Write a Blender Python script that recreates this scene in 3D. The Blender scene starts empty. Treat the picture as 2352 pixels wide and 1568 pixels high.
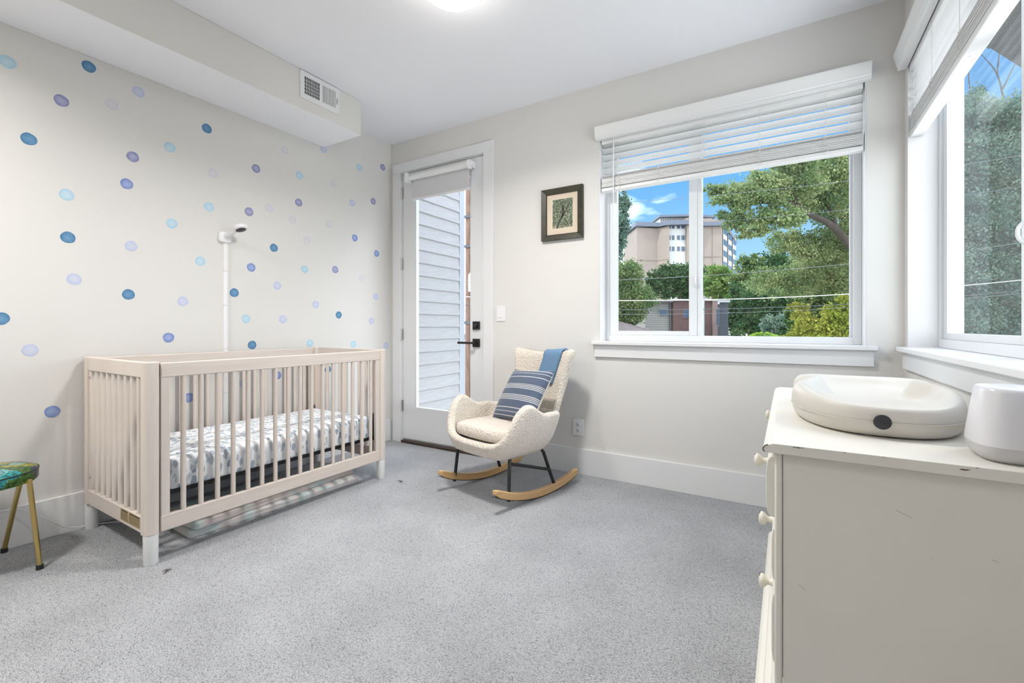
import bpy, bmesh, math, random
import numpy as np
from mathutils import Vector, Matrix

random.seed(7); RNG = np.random.default_rng(7)
scene = bpy.context.scene
COL = scene.collection

# ------------------------------------------------------------------ camera
CAM = (3.127, 0.0, 1.05); YAW = math.radians(31.29); FPX = 1040.0
cd = bpy.data.cameras.new('camera'); cam = bpy.data.objects.new('camera', cd); COL.objects.link(cam)
cam.location = CAM; cam.rotation_euler = (math.radians(90), 0, YAW)
cd.sensor_width = 36.0; cd.lens = 36.0 * FPX / 2352.0
cd.shift_y = -34.0 / 2352.0; cd.clip_start = 0.02; cd.clip_end = 1000
scene.camera = cam

# ------------------------------------------------------------------ world, sun, exposure
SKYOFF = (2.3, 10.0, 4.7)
world = bpy.data.worlds.new('sky'); scene.world = world; world.use_nodes = True
wn = world.node_tree.nodes; wl = world.node_tree.links; wn.clear()
wo = wn.new('ShaderNodeOutputWorld'); wb = wn.new('ShaderNodeBackground')
wt = wn.new('ShaderNodeTexCoord'); wsep = wn.new('ShaderNodeSeparateXYZ'); wr = wn.new('ShaderNodeValToRGB')
wl.new(wt.outputs['Generated'], wsep.inputs[0]); wl.new(wsep.outputs['Z'], wr.inputs[0])
wr.color_ramp.elements[0].position = 0.0; wr.color_ramp.elements[0].color = (0.36, 0.40, 0.43, 1)
wr.color_ramp.elements[1].position = 1.0; wr.color_ramp.elements[1].color = (0.05, 0.15, 0.38, 1)
e = wr.color_ramp.elements.new(0.12); e.color = (0.18, 0.305, 0.42, 1)
e = wr.color_ramp.elements.new(0.28); e.color = (0.072, 0.205, 0.39, 1)
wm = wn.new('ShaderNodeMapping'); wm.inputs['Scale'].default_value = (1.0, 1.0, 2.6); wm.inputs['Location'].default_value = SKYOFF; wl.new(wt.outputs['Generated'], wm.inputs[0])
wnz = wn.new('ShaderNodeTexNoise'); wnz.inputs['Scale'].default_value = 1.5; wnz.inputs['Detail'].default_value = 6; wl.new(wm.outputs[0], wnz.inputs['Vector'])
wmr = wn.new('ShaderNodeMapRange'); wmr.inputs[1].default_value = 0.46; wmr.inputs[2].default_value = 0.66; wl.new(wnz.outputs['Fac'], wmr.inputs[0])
wmx = wn.new('ShaderNodeMix'); wmx.data_type = 'RGBA'; wl.new(wmr.outputs[0], wmx.inputs['Factor']); wl.new(wr.outputs[0], wmx.inputs['A']); wmx.inputs['B'].default_value = (3.5, 3.52, 3.58, 1)  # over-bright clouds added, mostly out of view, to raise the daylight
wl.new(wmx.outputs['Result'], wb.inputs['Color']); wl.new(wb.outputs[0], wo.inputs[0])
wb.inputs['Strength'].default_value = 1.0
sd = bpy.data.lights.new('sun', 'SUN'); sun = bpy.data.objects.new('sun', sd); COL.objects.link(sun)
sd.energy = 1.4; sd.angle = math.radians(1.0); sd.color = (1.0, 0.95, 0.88)
sun.location = (0, 0, 30)
sun.rotation_euler = Vector((-0.45, -0.75, 0.85)).to_track_quat('Z', 'Y').to_euler()
vs = scene.view_settings
scene.display_settings.display_device = 'sRGB'
vs.view_transform = 'Standard'; vs.look = 'None'; vs.gamma = 1.0; vs.exposure = 1.46
vs.use_curve_mapping = False
LAMP_STRENGTH = 6.0; LAMP_WATTS = 11.5
cy = scene.cycles; cy.max_bounces = 8; cy.diffuse_bounces = 4; cy.adaptive_threshold = 0.05; cy.adaptive_min_samples = 16; cy.glossy_bounces = 3; cy.transmission_bounces = 4; cy.transparent_max_bounces = 12
cy.caustics_reflective = False; cy.caustics_refractive = False

# ------------------------------------------------------------------ helpers
YB = 3.02; XW = 3.64; XL = -0.03; YR = -1.0; H = 2.74
Fv = (-math.sin(YAW), math.cos(YAW)); Rv = (math.cos(YAW), math.sin(YAW))
def at(px, py, d):
    u = (px - 1176) / FPX * d; v = (750 - py) / FPX * d
    return Vector((CAM[0] + d * Fv[0] + u * Rv[0], CAM[1] + d * Fv[1] + u * Rv[1], CAM[2] + v))

XF = {}
class MB:
    def __init__(self): self.v = []; self.f = []; self.m = []
    def add(self, vs_, fs, mi=0):
        o = len(self.v); self.v += [tuple(p) for p in vs_]
        for q in fs: self.f.append(tuple(i + o for i in q)); self.m.append(mi)
        return self
    def box(self, x0, x1, y0, y1, z0, z1, mi=0):
        x0, x1 = min(x0, x1), max(x0, x1); y0, y1 = min(y0, y1), max(y0, y1); z0, z1 = min(z0, z1), max(z0, z1)
        return self.add([(x0,y0,z0),(x1,y0,z0),(x1,y1,z0),(x0,y1,z0),(x0,y0,z1),(x1,y0,z1),(x1,y1,z1),(x0,y1,z1)],
            [(0,3,2,1),(4,5,6,7),(0,1,5,4),(1,2,6,5),(2,3,7,6),(3,0,4,7)], mi)
    def obox(self, c, ax, ay, az, hx, hy, hz, mi=0):
        c = Vector(c); ax, ay, az = Vector(ax), Vector(ay), Vector(az); P = []
        for sz in (-1, 1):
            for sx, sy in ((-1,-1),(1,-1),(1,1),(-1,1)): P.append(c + ax*hx*sx + ay*hy*sy + az*hz*sz)
        return self.add(P, [(0,3,2,1),(4,5,6,7),(0,1,5,4),(1,2,6,5),(2,3,7,6),(3,0,4,7)], mi)
    def tube(self, path, r, n=12, cap=True, closed=False, mi=0):
        path = [Vector(p) for p in path]; k = len(path)
        rs = r if isinstance(r, (list, tuple)) else [r] * k
        V = []; up = None
        for i, p in enumerate(path):
            t = (path[min(i+1, k-1)] - path[max(i-1, 0)])
            if closed: t = path[(i+1) % k] - path[(i-1) % k]
            t.normalize()
            if up is None: up = t.orthogonal().normalized()
            up = (up - t * up.dot(t)); up = up.normalized() if up.length > 1e-6 else t.orthogonal().normalized()
            w = t.cross(up)
            for j in range(n):
                a = 2 * math.pi * j / n; V.append(p + (up * math.cos(a) + w * math.sin(a)) * rs[i])
        Fq = []
        for i in range(k if closed else k - 1):
            for j in range(n):
                a, b = i*n + j, i*n + (j+1) % n; c, d_ = ((i+1) % k)*n + (j+1) % n, ((i+1) % k)*n + j
                Fq.append((a, b, c, d_))
        if cap and not closed:
            Fq.append(tuple(range(n-1, -1, -1))); Fq.append(tuple(range((k-1)*n, k*n)))
        return self.add(V, Fq, mi)
    def lathe(self, prof, c, n=24, axis='z', mi=0):
        V = []; c = Vector(c)
        for r, t in prof:
            for j in range(n):
                a = 2*math.pi*j/n; u, w = r*math.cos(a), r*math.sin(a)
                V.append(c + (Vector((u, w, t)) if axis == 'z' else Vector((t, u, w)) if axis == 'x' else Vector((w, t, u))))
        k = len(prof); Fq = []
        for i in range(k-1):
            for j in range(n): Fq.append((i*n+j, i*n+(j+1)%n, (i+1)*n+(j+1)%n, (i+1)*n+j))
        Fq.append(tuple(range(n-1, -1, -1))); Fq.append(tuple(range((k-1)*n, k*n)))
        return self.add(V, Fq, mi)
    def loft(self, rings, cap=True, mi=0):
        n = len(rings[0]); V = [p for r in rings for p in r]; Fq = []
        for i in range(len(rings)-1):
            for j in range(n): Fq.append((i*n+j, i*n+(j+1)%n, (i+1)*n+(j+1)%n, (i+1)*n+j))
        if cap:
            Fq.append(tuple(range(n-1, -1, -1))); Fq.append(tuple(range((len(rings)-1)*n, len(rings)*n)))
        return self.add(V, Fq, mi)
    def grid(self, rows, mi=0):
        n = len(rows[0]); V = [p for r in rows for p in r]; Fq = []
        for i in range(len(rows)-1):
            for j in range(n-1): Fq.append((i*n+j, i*n+j+1, (i+1)*n+j+1, (i+1)*n+j))
        return self.add(V, Fq, mi)
    def prism(self, poly, axis, a, b, mi=0):
        def mk(p, t): return (t, p[0], p[1]) if axis == 'x' else (p[0], t, p[1]) if axis == 'y' else (p[0], p[1], t)
        n = len(poly); V = [mk(p, a) for p in poly] + [mk(p, b) for p in poly]
        Fq = [tuple(range(n)), tuple(range(2*n-1, n-1, -1))] + [(i, i+n, (i+1)%n+n, (i+1)%n) for i in range(n)]
        return self.add(V, Fq, mi)
    def mesh(self, name, mats, smooth=None, fix=True):
        me = bpy.data.meshes.new(name); me.from_pydata(self.v, [], self.f)
        for m_ in (mats if isinstance(mats, (list, tuple)) else [mats]): me.materials.append(m_)
        if any(self.m): me.polygons.foreach_set('material_index', self.m)
        if fix:
            b = bmesh.new(); b.from_mesh(me); bmesh.ops.recalc_face_normals(b, faces=b.faces); b.to_mesh(me); b.free()
        if smooth is not None:
            me.shade_smooth(); me.set_sharp_from_angle(angle=math.radians(smooth))
        me.update(); return me
    def build(self, name, mats, parent=None, smooth=None, bevel=0, loc=None, local=False, seg=2, sub=0, solid=0, fix=True):
        """vertices are world coordinates unless local"""
        if parent is not None and not local:
            Mi = XF[parent.name].inverted(); self.v = [tuple(Mi @ Vector(p)) for p in self.v]
        elif parent is None and loc is not None:
            self.v = [(p[0]-loc[0], p[1]-loc[1], p[2]-loc[2]) for p in self.v]
        me = self.mesh(name, mats, smooth, fix)
        o = bpy.data.objects.new(name, me); COL.objects.link(o)
        if parent is not None: o.parent = parent; XF[o.name] = XF[parent.name]
        else:
            if loc is not None: o.location = loc
            XF[o.name] = Matrix.Translation(loc) if loc is not None else Matrix()
        if solid:
            md = o.modifiers.new('solid', 'SOLIDIFY'); md.thickness = solid; md.offset = 0
        if bevel:
            md = o.modifiers.new('bevel', 'BEVEL'); md.width = bevel; md.segments = seg; md.limit_method = 'ANGLE'; md.angle_limit = math.radians(40)
            md.harden_normals = False
            if smooth is None:
                me.shade_smooth(); me.set_sharp_from_angle(angle=math.radians(50))
        if sub:
            md = o.modifiers.new('sub', 'SUBSURF'); md.levels = sub; md.render_levels = sub
        return o
def tag(o, label=None, cat=None, group=None, kind=None):
    if label: o['label'] = label
    if cat: o['category'] = cat
    if group: o['group'] = group
    if kind: o['kind'] = kind
    return o
def thing(name, label, cat, loc=(0,0,0), rotz=0.0, group=None, kind=None):
    o = bpy.data.objects.new(name, None); COL.objects.link(o); o.location = loc; o.rotation_euler = (0, 0, rotz)
    o.empty_display_size = 0.1
    XF[o.name] = Matrix.Translation(loc) @ Matrix.Rotation(rotz, 4, 'Z')
    return tag(o, label, cat, group, kind)
def inst(name, me, parent, loc=(0,0,0), rot=(0,0,0), world=True, scale=None):
    o = bpy.data.objects.new(name, me); COL.objects.link(o); o.parent = parent
    L = Vector(loc)
    if world and parent is not None: L = XF[parent.name].inverted() @ L
    o.location = L; o.rotation_euler = rot
    if scale: o.scale = scale
    XF[o.name] = (XF[parent.name] if parent else Matrix()) @ Matrix.Translation(L)
    return o
def curve(keys, u):
    """cubic Hermite through (u, value...) keys"""
    ks = [k[0] for k in keys]
    if u <= ks[0]: return list(keys[0][1:])
    if u >= ks[-1]: return list(keys[-1][1:])
    i = max(j for j in range(len(ks)) if ks[j] <= u); i = min(i, len(ks)-2)
    def tan(j):
        a, b = max(j-1, 0), min(j+1, len(ks)-1)
        return [(keys[b][c]-keys[a][c])/(ks[b]-ks[a]) for c in range(1, len(keys[0]))]
    t = (u-ks[i])/(ks[i+1]-ks[i]); d_ = ks[i+1]-ks[i]; m0, m1 = tan(i), tan(i+1)
    h00 = 2*t**3-3*t**2+1; h10 = t**3-2*t**2+t; h01 = -2*t**3+3*t**2; h11 = t**3-t**2
    return [h00*keys[i][c+1]+h10*d_*m0[c]+h01*keys[i+1][c+1]+h11*d_*m1[c] for c in range(len(m0))]

# ------------------------------------------------------------------ materials
def mat(name, col, rough=0.6, metal=0.0, noise=None, bump=None, spec=0.5, sheen=0.0, emit=None, coat=0.0):
    """noise=(scale,col2,fac range lo,hi,stretch) mixes a second colour; bump=(scale,strength,dist)"""
    m = bpy.data.materials.new(name); m.use_nodes = True; nt = m.node_tree; N, L = nt.nodes, nt.links
    b = N['Principled BSDF']; b.inputs['Base Color'].default_value = (*col, 1); b.inputs['Roughness'].default_value = rough
    b.inputs['Metallic'].default_value = metal; b.inputs['Specular IOR Level'].default_value = spec
    if sheen: b.inputs['Sheen Weight'].default_value = sheen
    if coat: b.inputs['Coat Weight'].default_value = coat
    if emit: b.inputs['Emission Color'].default_value = (*emit[0], 1); b.inputs['Emission Strength'].default_value = emit[1]
    if noise or bump:
        tc = N.new('ShaderNodeTexCoord')
    if noise:
        mp = N.new('ShaderNodeMapping'); mp.inputs['Scale'].default_value = noise[4] if len(noise) > 4 else (1,1,1)
        L.new(tc.outputs['Object'], mp.inputs[0])
        n = N.new('ShaderNodeTexNoise'); n.inputs['Scale'].default_value = noise[0]; n.inputs['Detail'].default_value = 4
        L.new(mp.outputs[0], n.inputs['Vector'])
        r = N.new('ShaderNodeMapRange'); r.inputs[1].default_value = noise[2]; r.inputs[2].default_value = noise[3]
        L.new(n.outputs['Fac'], r.inputs[0])
        mx = N.new('ShaderNodeMix'); mx.data_type = 'RGBA'; mx.inputs['A'].default_value = (*col, 1); mx.inputs['B'].default_value = (*noise[1], 1)
        L.new(r.outputs[0], mx.inputs['Factor']); L.new(mx.outputs['Result'], b.inputs['Base Color'])
    if bump:
        n2 = N.new('ShaderNodeTexNoise'); n2.inputs['Scale'].default_value = bump[0]; n2.inputs['Detail'].default_value = 3
        if noise: L.new(mp.outputs[0], n2.inputs['Vector'])
        else: L.new(tc.outputs['Object'], n2.inputs['Vector'])
        bp = N.new('ShaderNodeBump'); bp.inputs['Strength'].default_value = bump[1]; bp.inputs['Distance'].default_value = bump[2]
        L.new(n2.outputs['Fac'], bp.inputs['Height']); L.new(bp.outputs[0], b.inputs['Normal'])
    return m
M = {}
M['wall'] = mat('wall paint', (0.715, 0.704, 0.682), 0.75, bump=(60, 0.05, 0.002), spec=0.3)
M['ceiling'] = mat('ceiling paint', (0.88, 0.885, 0.92), 0.85, spec=0.2)
M['trim'] = mat('white trim paint', (0.77, 0.775, 0.785), 0.4)
M['door'] = mat('white door paint', (0.77, 0.775, 0.785), 0.4)
M['vinyl'] = mat('white vinyl', (0.74, 0.755, 0.77), 0.35)
M['blind'] = mat('white faux wood', (0.82, 0.82, 0.82), 0.4)
M['cord'] = mat('cotton cord', (0.75, 0.73, 0.68), 0.9)
M['black'] = mat('black metal', (0.012, 0.012, 0.013), 0.45)
M['blackplastic'] = mat('black plastic', (0.02, 0.02, 0.022), 0.35)
M['steel'] = mat('brushed steel', (0.6, 0.6, 0.6), 0.35, 1.0)
M['bronze'] = mat('bronze threshold', (0.07, 0.045, 0.035), 0.5, 0.4)
M['plastic'] = mat('white plastic', (0.82, 0.82, 0.83), 0.35)
M['crib'] = mat('washed beech', (0.71, 0.635, 0.58), 0.55, noise=(5, (0.66, 0.575, 0.515), 0.35, 0.75, (1, 1, 1)), bump=(30, 0.05, 0.002))
M['cribend'] = mat('washed beech upright grain', (0.71, 0.635, 0.58), 0.55, noise=(6, (0.665, 0.585, 0.525), 0.35, 0.75, (9, 9, .6)))
M['cribrail'] = mat('washed beech along grain', (0.71, 0.635, 0.58), 0.55, noise=(5, (0.64, 0.555, 0.495), 0.3, 0.8, (3, .5, 9)))
M['foot'] = mat('white painted foot', (0.80, 0.80, 0.80), 0.45)
M['rocker'] = mat('light ash', (0.66, 0.43, 0.21), 0.4, noise=(6, (0.54, 0.32, 0.14), 0.3, 0.8, (6, 1, 12)))
M['brass'] = mat('brass', (0.55, 0.42, 0.17), 0.28, 1.0)
M['dresser'] = mat('cream painted wood', (0.78, 0.76, 0.70), 0.5, noise=(2.5, (0.73, 0.705, 0.64), 0.35, 0.8), bump=(9, 0.05, 0.004))
M['knob'] = mat('cream knob paint', (0.76, 0.73, 0.63), 0.35)
M['wear'] = mat('worn wood edge', (0.10, 0.075, 0.05), 0.7)
M['scratch'] = mat('faint scratch', (0.45, 0.43, 0.38), 0.7)
M['pad'] = mat('cream foam', (0.63, 0.60, 0.55), 0.45)
M['paddot'] = mat('charcoal badge', (0.03, 0.03, 0.035), 0.5)
M['device'] = mat('white device shell', (0.72, 0.72, 0.75), 0.3)
M['devbase'] = mat('grey device base', (0.56, 0.56, 0.57), 0.5)
M['lampglass'] = mat('lit opal glass', (0.9, 0.88, 0.85), 0.3, emit=((1.0, 0.94, 0.86), LAMP_STRENGTH))
M['nickel'] = mat('satin nickel', (0.55, 0.54, 0.52), 0.35, 1.0)
M['frame'] = mat('dark olive frame', (0.032, 0.032, 0.018), 0.4, noise=(30, (0.06, 0.055, 0.032), 0.4, 0.8, (1,1,1)))
M['framelip'] = mat('brown frame lip', (0.03, 0.018, 0.012), 0.5)
M['mat'] = mat('cream mount board', (0.66, 0.555, 0.44), 0.85)
M['bevel'] = mat('mount bevel', (0.80, 0.76, 0.66), 0.8)
M['throw'] = None
def glass(name, tint, refl=0.06):
    m = bpy.data.materials.new(name); m.use_nodes = True; N, L = m.node_tree.nodes, m.node_tree.links; N.clear()
    o = N.new('ShaderNodeOutputMaterial'); t = N.new('ShaderNodeBsdfTransparent'); g = N.new('ShaderNodeBsdfGlossy'); mx = N.new('ShaderNodeMixShader')
    ge = N.new('ShaderNodeNewGeometry'); dt = N.new('ShaderNodeVectorMath'); dt.operation = 'DOT_PRODUCT'
    L.new(ge.outputs['Incoming'], dt.inputs[0]); L.new(ge.outputs['Normal'], dt.inputs[1])
    ab = N.new('ShaderNodeMath'); ab.operation = 'ABSOLUTE'; L.new(dt.outputs['Value'], ab.inputs[0])
    om = N.new('ShaderNodeMath'); om.operation = 'SUBTRACT'; om.inputs[0].default_value = 1.0; L.new(ab.outputs[0], om.inputs[1])
    pw = N.new('ShaderNodeMath'); pw.operation = 'POWER'; pw.inputs[1].default_value = 5.0; L.new(om.outputs[0], pw.inputs[0])
    fr = N.new('ShaderNodeMath'); fr.operation = 'MULTIPLY_ADD'; fr.inputs[1].default_value = 0.5; fr.inputs[2].default_value = 0.015; L.new(pw.outputs[0], fr.inputs[0])
    t.inputs[0].default_value = (*tint, 1); g.inputs['Roughness'].default_value = 0.02
    L.new(fr.outputs[0], mx.inputs[0]); L.new(t.outputs[0], mx.inputs[1]); L.new(g.outputs[0], mx.inputs[2]); L.new(mx.outputs[0], o.inputs[0])
    return m
M['glass'] = glass('window glass', (0.95, 0.97, 0.97))
M['doorglass'] = glass('door glass', (0.95, 0.97, 0.98))

def nodes(name):
    m = bpy.data.materials.new(name); m.use_nodes = True
    return m, m.node_tree.nodes, m.node_tree.links, m.node_tree.nodes['Principled BSDF']
def ramp(N, stops, interp='LINEAR'):
    r = N.new('ShaderNodeValToRGB'); r.color_ramp.interpolation = interp
    el = r.color_ramp.elements
    el[0].position = stops[0][0]; el[0].color = (*stops[0][1], 1); el[1].position = stops[-1][0]; el[1].color = (*stops[-1][1], 1)
    for p, c in stops[1:-1]:
        q = el.new(p); q.color = (*c, 1)
    return r
# carpet: looped pile in short rows
def carpet():
    m, N, L, b = nodes('grey loop carpet'); tc = N.new('ShaderNodeTexCoord')
    mp = N.new('ShaderNodeMapping'); mp.inputs['Scale'].default_value = (0.85, 1.5, 1.0); L.new(tc.outputs['Object'], mp.inputs[0])
    wn_ = N.new('ShaderNodeTexNoise'); wn_.inputs['Scale'].default_value = 60; L.new(mp.outputs[0], wn_.inputs['Vector'])
    ad = N.new('ShaderNodeMixRGB'); ad.blend_type = 'ADD'; ad.inputs[0].default_value = 0.010; L.new(mp.outputs[0], ad.inputs[1]); L.new(wn_.outputs['Color'], ad.inputs[2])
    v = N.new('ShaderNodeTexVoronoi'); v.inputs['Scale'].default_value = 190; L.new(ad.outputs[0], v.inputs['Vector'])
    n = N.new('ShaderNodeTexNoise'); n.inputs['Scale'].default_value = 420; n.inputs['Detail'].default_value = 2; L.new(tc.outputs['Object'], n.inputs['Vector'])
    n3 = N.new('ShaderNodeTexNoise'); n3.inputs['Scale'].default_value = 3.0; n3.inputs['Detail'].default_value = 3; L.new(tc.outputs['Object'], n3.inputs['Vector'])
    r = ramp(N, [(0.0, (0.62, 0.63, 0.66)), (0.5, (0.545, 0.555, 0.58)), (0.9, (0.30, 0.31, 0.33))]); L.new(v.outputs['Distance'], r.inputs[0])  # darker between loops: small shadows of the pile put into the colour
    r3 = N.new('ShaderNodeMapRange'); r3.inputs[1].default_value = 0.3; r3.inputs[2].default_value = 0.7; r3.inputs[3].default_value = 0.9; r3.inputs[4].default_value = 1.08
    L.new(n3.outputs['Fac'], r3.inputs[0])
    r4 = N.new('ShaderNodeMapRange'); r4.inputs[1].default_value = 0.3; r4.inputs[2].default_value = 0.7; r4.inputs[3].default_value = 0.80; r4.inputs[4].default_value = 1.15
    L.new(n.outputs['Fac'], r4.inputs[0])
    mm = N.new('ShaderNodeMath'); mm.operation = 'MULTIPLY'; L.new(r3.outputs[0], mm.inputs[0]); L.new(r4.outputs[0], mm.inputs[1])
    mu = N.new('ShaderNodeMixRGB'); mu.blend_type = 'MULTIPLY'; mu.inputs[0].default_value = 1.0; L.new(r.outputs[0], mu.inputs[1]); L.new(mm.outputs[0], mu.inputs[2])
    L.new(mu.outputs[0], b.inputs['Base Color']); b.inputs['Roughness'].default_value = 0.95; b.inputs['Specular IOR Level'].default_value = 0.1
    hm = N.new('ShaderNodeMath'); hm.operation = 'MULTIPLY_ADD'; hm.inputs[1].default_value = -1.0; L.new(v.outputs['Distance'], hm.inputs[0])
    hn = N.new('ShaderNodeMath'); hn.operation = 'MULTIPLY'; hn.inputs[1].default_value = 0.5; L.new(n.outputs['Fac'], hn.inputs[0]); L.new(hn.outputs[0], hm.inputs[2])
    bp = N.new('ShaderNodeBump'); bp.inputs['Strength'].default_value = 0.9; bp.inputs['Distance'].default_value = 0.007
    L.new(hm.outputs[0], bp.inputs['Height']); L.new(bp.outputs[0], b.inputs['Normal'])
    return m
M['carpet'] = carpet()
def boucle():
    m, N, L, b = nodes('cream boucle'); tc = N.new('ShaderNodeTexCoord')
    v = N.new('ShaderNodeTexVoronoi'); v.inputs['Scale'].default_value = 120; v.feature = 'SMOOTH_F1'; L.new(tc.outputs['Object'], v.inputs['Vector'])
    n = N.new('ShaderNodeTexNoise'); n.inputs['Scale'].default_value = 150; n.inputs['Detail'].default_value = 3; L.new(tc.outputs['Object'], n.inputs['Vector'])
    r = ramp(N, [(0.0, (0.80, 0.735, 0.66)), (0.45, (0.76, 0.69, 0.61)), (0.9, (0.64, 0.56, 0.48))]); L.new(v.outputs['Distance'], r.inputs[0])
    L.new(r.outputs[0], b.inputs['Base Color']); b.inputs['Roughness'].default_value = 0.95; b.inputs['Sheen Weight'].default_value = 0.3; b.inputs['Specular IOR Level'].default_value = 0.15
    h = N.new('ShaderNodeMath'); h.operation = 'SUBTRACT'; L.new(n.outputs['Fac'], h.inputs[0]); L.new(v.outputs['Distance'], h.inputs[1])
    bp = N.new('ShaderNodeBump'); bp.inputs['Strength'].default_value = 0.9; bp.inputs['Distance'].default_value = 0.008
    L.new(h.outputs[0], bp.inputs['Height']); L.new(bp.outputs[0], b.inputs['Normal'])
    return m
M['boucle'] = boucle()
def throwmat():
    m, N, L, b = nodes('blue woven throw'); tc = N.new('ShaderNodeTexCoord')
    mp = N.new('ShaderNodeMapping'); mp.inputs['Rotation'].default_value = (0, math.radians(45), 0); L.new(tc.outputs['Object'], mp.inputs[0])
    w = N.new('ShaderNodeTexChecker'); w.inputs['Scale'].default_value = 150; L.new(mp.outputs[0], w.inputs['Vector'])
    w.inputs['Color1'].default_value = (0.12, 0.225, 0.37, 1); w.inputs['Color2'].default_value = (0.17, 0.30, 0.46, 1)
    L.new(w.outputs['Color'], b.inputs['Base Color']); b.inputs['Roughness'].default_value = 0.9
    bp = N.new('ShaderNodeBump'); bp.inputs['Strength'].default_value = 0.5; bp.inputs['Distance'].default_value = 0.003
    L.new(w.outputs['Fac'], bp.inputs['Height']); L.new(bp.outputs[0], b.inputs['Normal'])
    return m
M['throw'] = throwmat()
def stripes():
    m, N, L, b = nodes('striped cushion cover'); tc = N.new('ShaderNodeTexCoord'); sp = N.new('ShaderNodeSeparateXYZ')
    L.new(tc.outputs['UV'], sp.inputs[0])
    navy = (0.072, 0.098, 0.155); wh = (0.60, 0.60, 0.60); st = [(0.0, navy)]
    for c in (0.075, 0.135, 0.215, 0.365, 0.392, 0.419, 0.446, 0.575, 0.602, 0.629, 0.656, 0.80, 0.865, 0.93):
        c = 1 - c; st += [(c - 0.0055, wh), (c + 0.0055, navy)]
    st = sorted(st, key=lambda q: q[0])
    # the ramp holds up to 32 stops
    r = ramp(N, st + [(1.0, navy)], 'CONSTANT'); L.new(sp.outputs['Y'], r.inputs[0])
    L.new(r.outputs[0], b.inputs['Base Color']); b.inputs['Roughness'].default_value = 0.85; b.inputs['Sheen Weight'].default_value = 0.2
    return m
M['stripes'] = stripes()
M['linen'] = mat('natural linen', (0.66, 0.61, 0.52), 0.9)
def sheet():
    m, N, L, b = nodes('pebble print sheet'); tc = N.new('ShaderNodeTexCoord')
    mp = N.new('ShaderNodeMapping'); mp.inputs['Scale'].default_value = (1, 1.25, 0.62); mp.inputs['Rotation'].default_value = (0.5, 0.25, 0.3); L.new(tc.outputs['Object'], mp.inputs[0])
    v = N.new('ShaderNodeTexVoronoi'); v.inputs['Scale'].default_value = 30; v.inputs['Randomness'].default_value = 0.9
    nd = N.new('ShaderNodeTexNoise'); nd.inputs['Scale'].default_value = 16; L.new(mp.outputs[0], nd.inputs['Vector'])
    ad = N.new('ShaderNodeMixRGB'); ad.blend_type = 'ADD'; ad.inputs[0].default_value = 0.045; L.new(mp.outputs[0], ad.inputs[1]); L.new(nd.outputs['Color'], ad.inputs[2]); L.new(ad.outputs[0], v.inputs['Vector'])
    bw = N.new('ShaderNodeSeparateColor'); L.new(v.outputs['Color'], bw.inputs[0])
    r = ramp(N, [(0.0, (0.28, 0.36, 0.45)), (0.4, (0.40, 0.47, 0.54)), (0.75, (0.52, 0.57, 0.62)), (1.0, (0.66, 0.69, 0.72))]); L.new(bw.outputs[0], r.inputs[0])
    th = N.new('ShaderNodeMapRange'); th.inputs[1].default_value = 0.42; th.inputs[2].default_value = 0.47; th.inputs[3].default_value = 1.0; th.inputs[4].default_value = 0.0
    L.new(v.outputs['Distance'], th.inputs[0])
    mx = N.new('ShaderNodeMix'); mx.data_type = 'RGBA'; mx.inputs['A'].default_value = (0.80, 0.81, 0.83, 1)
    L.new(th.outputs[0], mx.inputs['Factor']); L.new(r.outputs[0], mx.inputs['B']); L.new(mx.outputs['Result'], b.inputs['Base Color'])
    b.inputs['Roughness'].default_value = 0.9
    n = N.new('ShaderNodeTexNoise'); n.inputs['Scale'].default_value = 7; n.inputs['Detail'].default_value = 4
    mp2 = N.new('ShaderNodeMapping'); mp2.inputs['Scale'].default_value = (4, .8, 1); L.new(tc.outputs['Object'], mp2.inputs[0]); L.new(mp2.outputs[0], n.inputs['Vector'])
    bp = N.new('ShaderNodeBump'); bp.inputs['Strength'].default_value = 0.5; bp.inputs['Distance'].default_value = 0.02
    L.new(n.outputs['Fac'], bp.inputs['Height']); L.new(bp.outputs[0], b.inputs['Normal'])
    return m
M['sheet'] = sheet()
def multi(name, scale, stops, rough=0.8, stretch=(1,1,1), bump=None, kind='noise', detail=4):
    m, N, L, b = nodes(name); tc = N.new('ShaderNodeTexCoord')
    mp = N.new('ShaderNodeMapping'); mp.inputs['Scale'].default_value = stretch; L.new(tc.outputs['Object'], mp.inputs[0])
    if kind == 'noise':
        n = N.new('ShaderNodeTexNoise'); n.inputs['Scale'].default_value = scale; n.inputs['Detail'].default_value = detail; out = n.outputs['Fac']
    else:
        n = N.new('ShaderNodeTexVoronoi'); n.inputs['Scale'].default_value = scale
        s = N.new('ShaderNodeSeparateColor'); L.new(n.outputs['Color'], s.inputs[0]); out = s.outputs[0]
    L.new(mp.outputs[0], n.inputs['Vector']); r = ramp(N, stops); L.new(out, r.inputs[0]); L.new(r.outputs[0], b.inputs['Base Color'])
    b.inputs['Roughness'].default_value = rough
    if bump:
        bp = N.new('ShaderNodeBump'); bp.inputs['Strength'].default_value = bump[0]; bp.inputs['Distance'].default_value = bump[1]
        L.new(out, bp.inputs['Height']); L.new(bp.outputs[0], b.inputs['Normal'])
    return m
M['foam'] = multi('pastel foam mat', 9, [(0.35, (0.42, 0.56, 0.55)), (0.47, (0.58, 0.62, 0.61)), (0.53, (0.66, 0.58, 0.57)), (0.65, (0.60, 0.60, 0.60))], 0.6)
M['foamedge'] = multi('grey pink foam edge', 7, [(0.38, (0.48, 0.60, 0.58)), (0.5, (0.60, 0.57, 0.55)), (0.62, (0.64, 0.56, 0.55))], 0.6)
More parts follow.
